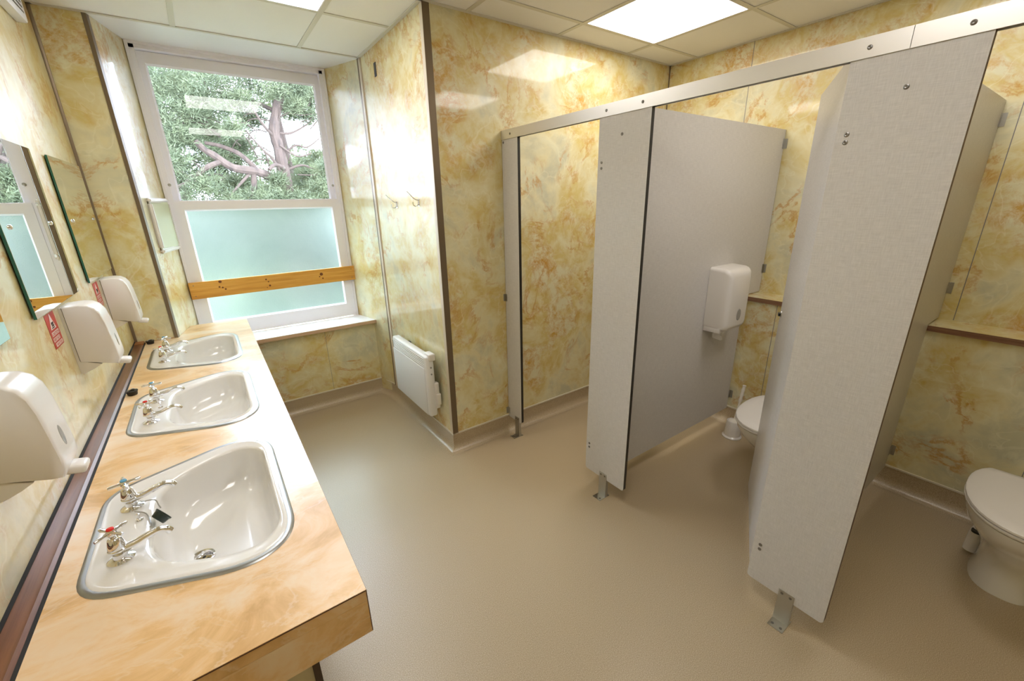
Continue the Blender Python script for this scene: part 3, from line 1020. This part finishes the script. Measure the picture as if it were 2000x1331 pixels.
# ------------------------------------------------------------------ mirrors
def make_mirror(y0, y1, label):
    t = thing('wall_mirror', label, 'mirror', (0.004, y0, 1.235), 'frameless glass mirrors above the basins', world=False)
    wd = y1 - y0
    bb = BM()
    box(bb, (0.0, 0.0, 0.0), (0.0065, wd, 0.505))
    link('glass_edge', bb, GREEN_GLASS, t)
    bb = BM()
    box(bb, (0.0060, 0.0008, 0.0008), (0.0072, wd - 0.0008, 0.5042))
    link('silvered_glass', bb, MIRROR, t)
    for y in (0.062, wd - 0.062):
        bb = BM()
        lathe(bb, [(0.007, 0), (0.0068, 0.003), (0.004, 0.0055), (0.001, 0.006)], (0.0070, y, 0.255), (1, 0, 0), 16)
        link('mirror_screw', bb, CHROME, t)
    bb = BM()
    for y in (0.062, wd - 0.062):
        for z in (0.05, 0.45):
            cyl(bb, (-0.004, y, z), (0.0, y, z), 0.006, 10)
    link_each('standoff', bb, DARK, t)
    return t
make_mirror(0.275, 0.815, 'frameless mirror over the nearest basin, cut by the left edge')
make_mirror(1.038, 1.578, 'frameless mirror over the middle basin reflecting the window and pine board')
make_mirror(1.800, 2.365, 'frameless mirror over the farthest basin, nearest the window corner')

# ------------------------------------------------------------------ soap dispensers
def make_soap(label):
    """origin: wall line, near side, bottom of back plate; body spans y 0..0.115"""
    t = thing('soap_dispenser', label, 'soap dispenser', (0, 0, 0), 'white soap dispensers on the mirrored wall', world=False)
    prof = [(0.008, 0.238), (0.050, 0.240), (0.072, 0.236), (0.088, 0.224), (0.098, 0.204), (0.104, 0.170), (0.108, 0.115), (0.111, 0.062), (0.111, 0.032),
            (0.104, 0.016), (0.086, 0.018), (0.060, 0.026), (0.035, 0.034), (0.008, 0.040)]
    bb = BM()
    W_ = 0.118
    cx, cz = 0.055, 0.13
    rings = []
    for y, s in ((0.0, 0.955), (0.002, 0.975), (0.007, 0.993), (0.016, 1.0), (W_ - 0.016, 1.0), (W_ - 0.007, 0.993), (W_ - 0.002, 0.975), (W_, 0.955)):
        rings.append([(max(0.008, cx + (x - cx) * s), y, cz + (z - cz) * s) for x, z in prof])
    loft(bb, rings)
    link('cover', bb, WPLASTIC, t, 50)
    bb = BM()
    prism(bb, [(0.0, 0.0), (0.012, 0.0), (0.040, 0.012), (0.060, 0.024), (0.030, 0.036), (0.0078, 0.045), (0.0078, 0.235), (0.0, 0.235)], 'y', 0.003, W_ - 0.003)
    link('back_plate', bb, plain('white_back_plate', (0.72, 0.68, 0.60), 0.3), t)
    bb = BM()
    rbox(bb, (0.090, 0.036, 0.004), (0.132, W_ - 0.036, 0.024), 0.007, 3)
    bmesh.ops.rotate(bb, verts=bb.verts, cent=(0.10, 0, 0.015), matrix=Matrix.Rotation(math.radians(12), 3, 'Y'))
    link('push_lever', bb, WPLASTIC2, t)
    bb = BM()
    lathe(bb, [(1.0, 0), (0.9, 0.06)], (0, 0, 0), (1, 0, 0), 24)
    bmesh.ops.scale(bb, vec=(0.02, 0.011, 0.026), verts=bb.verts)
    bmesh.ops.rotate(bb, verts=bb.verts, cent=(0, 0, 0), matrix=Matrix.Rotation(math.radians(-3), 3, 'Y'))
    bmesh.ops.translate(bb, verts=bb.verts, vec=(0.1085, W_ / 2, 0.092))
    link('level_window', bb, GREYWIN, t)
    return t
soap = make_soap('white soap dispenser on the wall at the left edge, largest and nearest')
soap.location = (0.0, 0.470, 0.974)
dup(soap, (0.0, 1.288, 0.985), 'white soap dispenser under the middle mirror, next to a red warning sticker')
dup(soap, (0.0, 2.000, 0.985), 'white soap dispenser farthest along, beside the corner and the last mirror')

# ------------------------------------------------------------------ warning stickers
def text_mesh(s, size, depth):
    cu = bpy.data.curves.new('txt', 'FONT')
    cu.body = s
    cu.size = size
    cu.extrude = depth
    cu.align_x = 'CENTER'
    o = bpy.data.objects.new('txt', cu)
    C.objects.link(o)
    dg = bpy.context.evaluated_depsgraph_get()
    me = bpy.data.meshes.new_from_object(o.evaluated_get(dg))
    bpy.data.objects.remove(o)
    bb = BM()
    bb.from_mesh(me)
    bpy.data.meshes.remove(me)
    return bb

def put_text(dst, s, cx, cz, size, width=None):
    """text facing +x on the left wall: reading direction +y; local frame y,z"""
    bb = text_mesh(s, size, 0.0001)
    xs = [v.co.x for v in bb.verts]
    sx = width / (max(xs) - min(xs)) if width else 1
    for v in bb.verts:
        x, y, z = v.co
        v.co = Vector((0.0012 + z, cx + x * sx, cz + y))
    merge(dst, bb)

def make_sticker(label):
    t = thing('warning_sticker', label, 'sticker', (0, 0, 0), 'red hot-water warning stickers', world=False)
    bb = BM()
    box(bb, (0.0003, 0.0, 0.0), (0.0008, 0.100, 0.108))
    link('red_backing', bb, REDLABEL, t)
    bb = BM()
    tri = lambda r_: [(0.05 + r_ * math.cos(a), 0.074 + r_ * math.sin(a)) for a in (PI / 2, PI * 7 / 6, PI * 11 / 6)]
    prism(bb, tri(0.033), 'x', 0.0008, 0.0010)
    box(bb, (0.0008, 0.014, 0.038), (0.0010, 0.090, 0.051))
    box(bb, (0.0008, 0.010, 0.021), (0.0010, 0.080, 0.033))
    box(bb, (0.0008, 0.018, 0.004), (0.0010, 0.092, 0.016))
    link('white_panels', bb, WLABEL, t)
    bb = BM()
    # hot-water mark: wavy lines over a bar
    for q in (-0.008, 0.0, 0.008):
        tube(bb, [(0.0011, 0.05 + q + 0.002 * math.sin(i * 1.6), 0.066 + i * 0.0026) for i in range(6)], 0.0012, 6)
    box(bb, (0.0010, 0.036, 0.060), (0.0013, 0.064, 0.0635))
    link('hot_symbol', bb, DLABEL, t)
    bb = BM()
    put_text(bb, 'CAUTION', 0.052, 0.0395, 0.0135, 0.068)
    put_text(bb, 'VERY HOT', 0.045, 0.0225, 0.0125, 0.064)
    put_text(bb, 'WATER', 0.055, 0.0055, 0.0125, 0.062)
    link('red_lettering', bb, REDLABEL, t)
    return t
stk = make_sticker('red and white hot water warning sticker beside the middle soap dispenser')
stk.location = (0, 1.136, 1.118)
dup(stk, (0, 1.880, 1.112), 'red and white hot water warning sticker beside the farthest soap dispenser')

# ------------------------------------------------------------------ small white box high on the left wall
vb = thing('wall_vent_unit', 'small white slotted unit high on the left wall against the ceiling', 'vent', (0, 2.0, 2.26))
b = BM()
rbox(b, (0.0, 1.78, 2.262), (0.036, 2.105, 2.428), 0.006, 2)
link('casing', b, WPAINT, vb)
b = BM()
for k in range(6):
    box(b, (0.0355, 1.80 + k * 0.001, 2.290 + k * 0.018), (0.0368, 2.075, 2.296 + k * 0.018))
link_each('vent_slot', b, DARK, vb)

# ------------------------------------------------------------------ framed mirror on the splayed reveal
A0, A1 = Vector((XA, YA, 0)), Vector((XWL, YW, 0))
du = (A1 - A0).normalized()
dn = Vector((du.y, -du.x, 0))
def RV(s, h, z):
    """point on left reveal: s along it, h out of it"""
    p = A0 + du * s + dn * h
    return (p.x, p.y, z)
def rvbox(bb, s0, s1, h0, h1, z0, z1):
    vs = [bb.verts.new(RV(s, h, z)) for z in (z0, z1) for h in (h0, h1) for s in (s0, s1)]
    for f in ((0, 2, 3, 1), (4, 5, 7, 6), (0, 1, 5, 4), (2, 6, 7, 3), (0, 4, 6, 2), (1, 3, 7, 5)):
        bb.faces.new([vs[i] for i in f])
fm = thing('wall_frame', 'small upright white plastic frame with pale yellow-green panel on the left window reveal', 'frame', RV(0.28, 0, 1.27))
b = BM()
s0, s1, z0, z1, fw = 0.110, 0.440, 1.280, 1.592, 0.026
for (a0, a1, c0, c1) in ((s0, s1, z0, z0 + fw), (s0, s1, z1 - fw, z1), (s0, s0 + fw, z0 + fw, z1 - fw), (s1 - fw, s1, z0 + fw, z1 - fw)):
    bb = BM()
    rvbox(bb, a0, a1, 0.0, 0.022, c0, c1)
    bmesh.ops.bevel(bb, geom=list(bb.edges), offset=0.008, segments=3, affect='EDGES')
    merge(b, bb)
link('frame', b, WPLASTIC2, fm)
b = BM()
_vs = [b.verts.new(RV(s_, h_, z_)) for z_ in (z0 + fw - 0.004, z1 - fw + 0.004) for s_, h_ in ((s0 + fw - 0.004, 0.001), (s1 - fw + 0.004, 0.001), (s0 + fw - 0.004, 0.003), (s1 - fw + 0.004, 0.019))]
for f in ((0, 2, 3, 1), (4, 5, 7, 6), (0, 1, 5, 4), (2, 6, 7, 3), (0, 4, 6, 2), (1, 3, 7, 5)):
    b.faces.new([_vs[i] for i in f])
link('panel', b, plain('pale_yellow_green_panel', (0.56, 0.57, 0.38), 0.5), fm)

# ------------------------------------------------------------------ heater
ht = thing('panel_heater', 'white wall-mounted panel heater with slotted top beside the window recess', 'heater', (XH, 1.86, 0.21))
hx0, hx1 = 1.402, 1.456
b = BM()
rbox(b, (hx0, 1.575, 0.215), (hx1, 2.150, 0.630), 0.014, 3)
hb = link('casing', b, PANELWHITE, ht)
b = BM()
rbox(b, (hx0 - 0.004, 1.605, 0.222), (hx0 + 0.004, 2.140, 0.545), 0.003, 2)
link('front_panel', b, plain('heater_front_grey_white', (0.78, 0.785, 0.80), 0.45), ht)
b = BM()
for k in range(5):
    z = 0.555 + k * 0.0125
    rbox(b, (hx0 - 0.0035, 1.606, z), (hx0 + 0.004, 2.138, z + 0.006), 0.002, 2)
link_each('louvre', b, PANELWHITE, ht)
b = BM()
for k in range(4):
    box(b, (hx0 - 0.0045, 2.125, 0.556 + k * 0.0125), (hx0 - 0.003, 2.135, 0.560 + k * 0.0125))
link_each('slot', b, DARK, ht)
b = BM()
for k, z in enumerate((0.555, 0.51)):
    lathe(b, [(0.0055, 0), (0.005, 0.0035)], (1.432, 1.5745, z), (0, -1, 0), 14)
link_each('switch', b, plain('grey_switch', (0.25, 0.25, 0.25), 0.4), ht)
b = BM()
rbox(b, (1.420, 1.560, 0.600), (1.462, 1.640, 0.645), 0.007, 3)
link('control_box', b, WPLASTIC2, ht)
b = BM()
rbox(b, (1.445, 1.568, 0.265), (1.476, 1.61, 0.445), 0.008, 3)
rbox(b, (1.449, 1.560, 0.29), (1.480, 1.61, 0.37), 0.006, 3)
link('connection_box', b, WPLASTIC2, ht)
b = BM()
for y in (1.70, 2.02):
    box(b, (hx1 - 0.004, y, 0.24), (XH, y + 0.03, 0.60))
link_each('bracket', b, DARK, ht)

# vent slot and coat hooks on the heater wall
b = BM()
box(b, (XH - 0.0015, 2.135, 2.270), (XH + 0.0, 2.172, 2.345))
tag(link('vent_slot', b, DARK), 'small black rectangular vent hole high on the wall above the heater', 'vent')
def make_hook(label):
    t = thing('coat_hook', label, 'hook', (XH, 0, 0), 'wire coat hooks on the heater wall', world=False)
    bb = BM()
    box(bb, (-0.003, -0.009, -0.02), (0, 0.009, 0.02))
    link('hook_plate', bb, CHROME, t)
    bb = BM()
    tube(bb, smooth_path([(-0.003, 0, 0.012), (-0.028, 0.004, 0.024), (-0.062, 0.016, 0.062)], 5), 0.0028, 8)
    tube(bb, smooth_path([(-0.003, 0, -0.010), (-0.020, 0, -0.020), (-0.034, 0.002, -0.012), (-0.036, 0.002, 0.004)], 5), 0.0028, 8)
    link('hook_wire', bb, CHROME, t)
    return t
hk = make_hook('chrome coat hook nearer the brown corner trim, above the heater')
hk.location = (XH, 1.675, 1.535)
dup(hk, (XH, 2.02, 1.525), 'chrome coat hook farther from the brown corner trim, nearer the window')

# ------------------------------------------------------------------ toilet cubicles
PZ0, PZ1 = 0.110, 1.900
TH = 0.018
def rounded_panel(bb, u0, u1, z0, z1, axis, a, c, r=0.014):
    pts = []
    for (cx_, cz_, s) in ((u0 + r, z0 + r, PI), (u1 - r, z0 + r, 1.5 * PI)):
        for k in range(5):
            an = s + k * PI / 8
            pts.append((cx_ + r * math.cos(an), cz_ + r * math.sin(an)))
    pts += [(u1, z1), (u0, z1)]
    prism(bb, pts, axis, a, c)

def panel_obj(name, bb_args, parent, edge_mat):
    """white faces with a dark compact-laminate edge"""
    bb = BM()
    rounded_panel(bb, *bb_args)
    ax = bb_args[4]
    bmesh.ops.recalc_face_normals(bb, faces=bb.faces)
    ai = 'xyz'.index(ax)
    for f in bb.faces:
        f.normal_update()
        f.material_index = 0 if abs(f.normal[ai]) > 0.9 else 1
    return link(name, bb, [LAM, edge_mat], parent, 30)

def screw_bm(bb, p, axis, r=0.0065, h=0.002):
    lathe(bb, [(r, 0), (r * 0.95, h * 0.6), (r * 0.55, h), (r * 0.3, h * 0.7)], p, axis, 14)

def pilaster(y0, y1, label, edge_mat, footy, screws, grp='laminate cubicle front panels'):
    t = thing('cubicle_pilaster', label, 'partition panel', (XF, (y0 + y1) / 2, 0), grp)
    panel_obj('panel', (y0, y1, PZ0, PZ1, 'x', XF, XF + TH), t, edge_mat)
    bb = BM()
    f0, f1 = footy
    box(bb, (XF - 0.0025, f0, 0.0), (XF, f1, 0.142))
    box(bb, (XF - 0.045, f0, 0.0), (XF - 0.002, f1, 0.003))
    box(bb, (XF, f0 + 0.002, 0.0), (XF + 0.016, f0 + 0.004, 0.108))
    box(bb, (XF, f1 - 0.004, 0.0), (XF + 0.016, f1 - 0.002, 0.108))
    box(bb, (XF - 0.002, f0, 0.0), (XF + 0.03, f1, 0.003))
    ft = link('foot', bb, STEEL, t)
    bb = BM()
    for y in (f0 + 0.012, f1 - 0.012):
        screw_bm(bb, (XF - 0.0025, y, 0.130), (-1, 0, 0), 0.005)
        screw_bm(bb, (XF - 0.030, y, 0.003), (0, 0, 1), 0.005)
    link_each('foot_screw', bb, SCREW, ft)
    for (y, z) in screws:
        bb = BM()
        screw_bm(bb, (XF, y, z), (-1, 0, 0))
        link('bolt', bb, SCREW, t)
    return t
p1_ = pilaster(1.300, YC - 0.003, 'narrow grey cubicle front panel against the yellow marbled wall', BLACK_EDGE, (1.325, 1.370), [(1.434, 1.847)])
pilaster(0.436, 0.703, 'grey cubicle front panel with dark edge between the first two cubicles', BLACK_EDGE, (0.548, 0.598),
         [(0.575, 1.784), (0.681, 1.684), (0.681, 1.660), (0.681, 0.272), (0.681, 0.250)])
pilaster(-0.445, -0.186, 'widest-looking grey cubicle front panel, nearest the camera on the right', BROWN_EDGE, (-0.352, -0.300),
         [(-0.315, 1.778), (-0.211, 1.684), (-0.211, 1.664), (-0.211, 0.276), (-0.211, 0.256)])
for z in (0.135, 0.93):
    b = BM()
    box(b, (XF - 0.016, YC - 0.002, z), (XF, YC, z + 0.045))
    box(b, (XF - 0.0015, YC - 0.02, z), (XF, YC, z + 0.045))
    link('wall_bracket', b, STEEL, p1_)

def divider(y0, label):
    t = thing('cubicle_divider', label, 'partition panel', (2.65, y0, 0), 'laminate dividers between cubicles')
    bb = BM()
    x0_, x1_, xd = XF + TH + 0.002, XR - 0.004, XD - 0.018
    pts = [(x0_, PZ0), (xd, HK - 0.004), (xd, 0.924), (x1_, 0.924), (x1_, PZ1 + 0.006), (x0_, PZ1 + 0.004)]
    prism(bb, pts, 'y', y0, y0 + TH)
    bmesh.ops.recalc_face_normals(bb, faces=bb.faces)
    for f in bb.faces:
        f.normal_update()
        f.material_index = 0 if abs(f.normal[1]) > 0.9 else 1
    link('panel', bb, [LAM, BROWN_EDGE], t)
    for (x, z) in ((XR, 1.80), (XR, 1.05), (XD, 0.19)):
        bb = BM()
        box(bb, (x - 0.020, y0 - 0.002, z), (x - 0.001, y0 - 0.0002, z + 0.055))
        box(bb, (x - 0.003, y0 - 0.018, z), (x - 0.001, y0 - 0.0005, z + 0.055))
        link('wall_bracket', bb, STEEL, t)
    return t
divider(0.594, 'grey divider panel carrying the white tissue dispenser, between first and second cubicles')
divider(-0.286, 'grey divider panel between second and third cubicles, behind the nearest front panel')

def door(hx, hy, ang, width, label):
    """hinged at (hx, hy); ang is its direction from the +x axis"""
    t = thing('cubicle_door', label, 'door', (hx, hy, 0), 'cubicle doors standing open inwards', world=False)
    t.rotation_euler.z = ang
    bb = BM()
    rounded_panel(bb, 0.0, width, 0.115, 1.893, 'y', 0.0, TH)
    bmesh.ops.recalc_face_normals(bb, faces=bb.faces)
    for f in bb.faces:
        f.normal_update()
        f.material_index = 0 if abs(f.normal[1]) > 0.9 else 1
    link('door_leaf', bb, [LAM, BROWN_EDGE], t)
    for z in (0.26, 1.67):
        bb = BM()
        cyl(bb, (0.004, 0.004, z - 0.04), (0.004, 0.004, z + 0.04), 0.006, 10)
        box(bb, (0.004, -0.0020, z - 0.03), (0.045, 0.0, z + 0.03))
        link('hinge', bb, STEEL, t)
    bb = BM()
    lathe(bb, [(0.014, 0), (0.013, 0.003), (0.008, 0.004)], (width - 0.045, TH, 1.035), (0, 1, 0), 18)
    lk = link('lock_plate', bb, STEEL, t)
    bb = BM()
    box(bb, (width - 0.060, TH + 0.0035, 1.028), (width - 0.030, TH + 0.012, 1.040))
    link('lock_slot', bb, DARK, lk)
    return t
door(XF + 0.029, -0.202, math.radians(26.7), 0.60, 'grey door of the second cubicle standing open inwards, seen almost edge on')
door(XF + 0.022, 0.682, math.radians(3), 0.60, 'grey door of the first cubicle, open and hidden behind its front panel')

# head rail in two lengths
def rail(y0, y1, label):
    t = thing('head_rail', label, 'rail', (XF, (y0 + y1) / 2, 1.86), 'aluminium head rail over the cubicle fronts')
    bb = BM()
    box(bb, (XF - 0.004, y0, 1.861), (XF - 0.001, y1, 1.909))
    box(bb, (XF - 0.001, y0, 1.9065), (XF + TH + 0.004, y1, 1.909))
    box(bb, (XF + TH + 0.001, y0, 1.861), (XF + TH + 0.004, y1, 1.9065))
    link('channel', bb, ALU, t)
    return t
r1 = rail(-0.304, YC - 0.002, 'long aluminium rail along the top of the cubicle fronts from the yellow wall')
r2_ = rail(YB + 0.002, -0.3055, 'nearer length of aluminium head rail continuing out of the top right')
for rt, ys in ((r1, (1.363, 0.663, 0.478, -0.223)), (r2_, (-0.407, -1.1))):
    for y in ys:
        b = BM()
        screw_bm(b, (XF - 0.004, y, 1.884), (-1, 0, 0), 0.006)
        link('bolt', b, SCREW, rt)

# ------------------------------------------------------------------ tissue dispenser on the first divider
YD = 0.594
td = thing('tissue_dispenser', 'white tissue dispenser with smoked oval window on the cubicle divider', 'dispenser', (2.9, YD, 0.77))
b = BM()
xc_, hw = 2.890, 0.128
rings = []
def rr(hw_, z0_, z1_, rad, y):
    pts = []
    for (cx_, cz_, s) in ((xc_ - hw_ + rad, z0_ + rad, PI), (xc_ + hw_ - rad, z0_ + rad, 1.5 * PI), (xc_ + hw_ - rad, z1_ - rad, 0), (xc_ - hw_ + rad, z1_ - rad, PI / 2)):
        for k in range(7):
            an = s + k * PI / 12
            pts.append((cx_ + rad * math.cos(an), y, cz_ + rad * math.sin(an)))
    return pts
zb, zt = 0.785, 1.150
for y, h_, a_, c_, rd in ((YD - 0.001, hw, zb + 0.012, zt, 0.018), (YD - 0.085, hw - 0.003, zb - 0.0, zt - 0.004, 0.022), (YD - 0.108, hw - 0.007, zb + 0.001, zt - 0.012, 0.026),
                          (YD - 0.123, hw - 0.017, zb + 0.010, zt - 0.026, 0.03), (YD - 0.129, hw - 0.034, zb + 0.026, zt - 0.045, 0.03)):
    rings.append(rr(h_, a_, c_, rd, y))
loft(b, rings)
link('cover', b, WPLASTIC, td, 60)
b = BM()
rbox(b, (xc_ - hw + 0.004, YD - 0.10, zb - 0.012), (xc_ + hw - 0.004, YD - 0.0005, zb + 0.02), 0.004, 2)
link('base', b, WPLASTIC2, td)
b = BM()
lathe(b, [(1.0, 0), (0.92, 1.0)], (0, 0, 0), (0, -1, 0), 28)
bmesh.ops.scale(b, vec=(0.022, 0.003, 0.036), verts=b.verts)
bmesh.ops.translate(b, verts=b.verts, vec=(2.905, YD - 0.1285, 0.872))
link('level_window', b, GREYWIN, td)
b = BM()
loft(b, [[(2.815 + i * 0.019, YD - 0.050 - 0.016 * math.sin(i * 1.1 + dz * 30), 0.775 + dz + (0.030 * abs(i - 3.5) / 3.5 if dz < -.03 else 0)) for i in range(8)] for dz in (0.01, -0.022, -0.05, -0.078)], False, False, closed=False)
link('paper_sheet', b, PAPER, td)

# ------------------------------------------------------------------ toilets
def oval(cx_, cy_, L0, L1, wd, z, n=36, back=None, p=2.2):
    """egg plan: nose towards -x. L0 nose length, L1 rear length, wd half width, optional flat back"""
    out = []
    for k in range(n):
        a = 2 * PI * k / n
        ca, sa = math.cos(a), math.sin(a)
        r = (abs(ca) ** p + abs(sa) ** p) ** (-1 / p)
        x = ca * r * (L1 if ca > 0 else L0)
        y = sa * r * wd
        if back is not None and x > back:
            x = back
        out.append((cx_ + x, cy_ + y, z))
    return out
def make_toilet(label):
    """origin on the floor at the duct wall"""
    t = thing('toilet', label, 'toilet', (0, 0, 0), 'white back-to-wall toilets', world=False)
    bb = BM()
    rings = [oval(-0.335, 0, 0.180, 0.21, 0.103, 0.0, back=0.17, p=2.6), oval(-0.335, 0, 0.180, 0.20, 0.101, 0.012, back=0.17, p=2.6), oval(-0.335, 0, 0.170, 0.20, 0.092, 0.06, back=0.17, p=2.5),
             oval(-0.340, 0, 0.170, 0.20, 0.094, 0.13, back=0.17, p=2.4), oval(-0.355, 0, 0.200, 0.21, 0.108, 0.20, back=0.16, p=2.3),
             oval(-0.375, 0, 0.250, 0.22, 0.138, 0.26, back=0.16, p=2.2), oval(-0.405, 0, 0.285, 0.24, 0.166, 0.32, back=0.155, p=2.2),
             oval(-0.425, 0, 0.297, 0.24, 0.178, 0.365, back=0.155, p=2.2), oval(-0.43, 0, 0.300, 0.24, 0.180, 0.388, back=0.155, p=2.2), oval(-0.43, 0, 0.292, 0.23, 0.172, 0.392, back=0.155, p=2.2)]
    loft(bb, rings)
    rbox(bb, (-0.30, -0.085, 0.17), (-0.001, 0.085, 0.31), 0.02, 3)
    link('pan', bb, CERAMIC, t, 60)
    bb = BM()
    rings = [oval(-0.432, 0, 0.302, 0.24, 0.182, 0.3935, back=0.155), oval(-0.432, 0, 0.306, 0.24, 0.186, 0.397, back=0.158), oval(-0.432, 0, 0.306, 0.24, 0.186, 0.402, back=0.158), oval(-0.432, 0, 0.300, 0.24, 0.180, 0.4055, back=0.155)]
    loft(bb, rings)
    link('seat', bb, WPLASTIC2, t, 50)
    bb = BM()
    rings = [oval(-0.432, 0, 0.302, 0.24, 0.182, 0.4075, back=0.157), oval(-0.432, 0, 0.306, 0.24, 0.186, 0.411, back=0.160), oval(-0.432, 0, 0.305, 0.24, 0.185, 0.418, back=0.160),
             oval(-0.432, 0, 0.296, 0.23, 0.176, 0.4225, back=0.155), oval(-0.432, 0, 0.25, 0.2, 0.14, 0.425, back=0.13)]
    loft(bb, rings)
    link('lid', bb, WPLASTIC2, t, 50)
    bb = BM()
    tube(bb, smooth_path([(-0.295, 0.112, 0.02), (-0.29, 0.112, 0.07), (-0.265, 0.106, 0.115), (-0.20, 0.07, 0.13)], 4), 0.024, 14)
    link('waste_pipe', bb, WPLASTIC2, t)
    bb = BM()
    cyl(bb, (-0.292, 0.112, 0.112), (-0.292, 0.112, 0.122), 0.018, 14)
    tube(bb, [(-0.272, 0.10, 0.20), (-0.262, 0.10, 0.17), (-0.268, 0.10, 0.13)], 0.008, 10)
    link('pipe_cap', bb, DARK, t)
    return t
tl = make_toilet('white toilet with closed lid in the third cubicle, cut by the right edge')
tl.location = (XD, -0.785, 0.0)
dup(tl, (XD, 0.105, 0.0), 'white toilet in the second cubicle, mostly hidden by the open door')

# ------------------------------------------------------------------ toilet brush
br = thing('toilet_brush', 'white toilet brush in its round holder beside the second cubicle toilet', 'toilet brush', (3.070, 0.462, 0))
b = BM()
lathe(b, [(0.058, 0), (0.060, 0.008), (0.050, 0.016), (0.047, 0.060), (0.043, 0.112), (0.040, 0.118), (0.034, 0.118), (0.033, 0.100)], (3.062, 0.462, 0.0), (0, 0, 1), 28)
link('holder', b, WPLASTIC2, br)
b = BM()
p0, p1 = Vector((3.062, 0.462, 0.10)), Vector((3.105, 0.452, 0.365))
d = (p1 - p0)
pts, rs = [], []
for k in range(25):
    t_ = k / 24
    pts.append(p0 + d * t_)
    rs.append(0.0068 if t_ < 0.55 else 0.0095 + (0.0022 if k % 3 == 0 else 0))
tube(b, pts, rs, 12)
lathe(b, [(0.030, 0), (0.033, 0.006), (0.020, 0.012), (0.008, 0.018)], (3.062, 0.462, 0.112), (0, 0, 1), 22)
link('handle', b, plain('cream_plastic_handle', (0.86, 0.82, 0.74), 0.35), br)
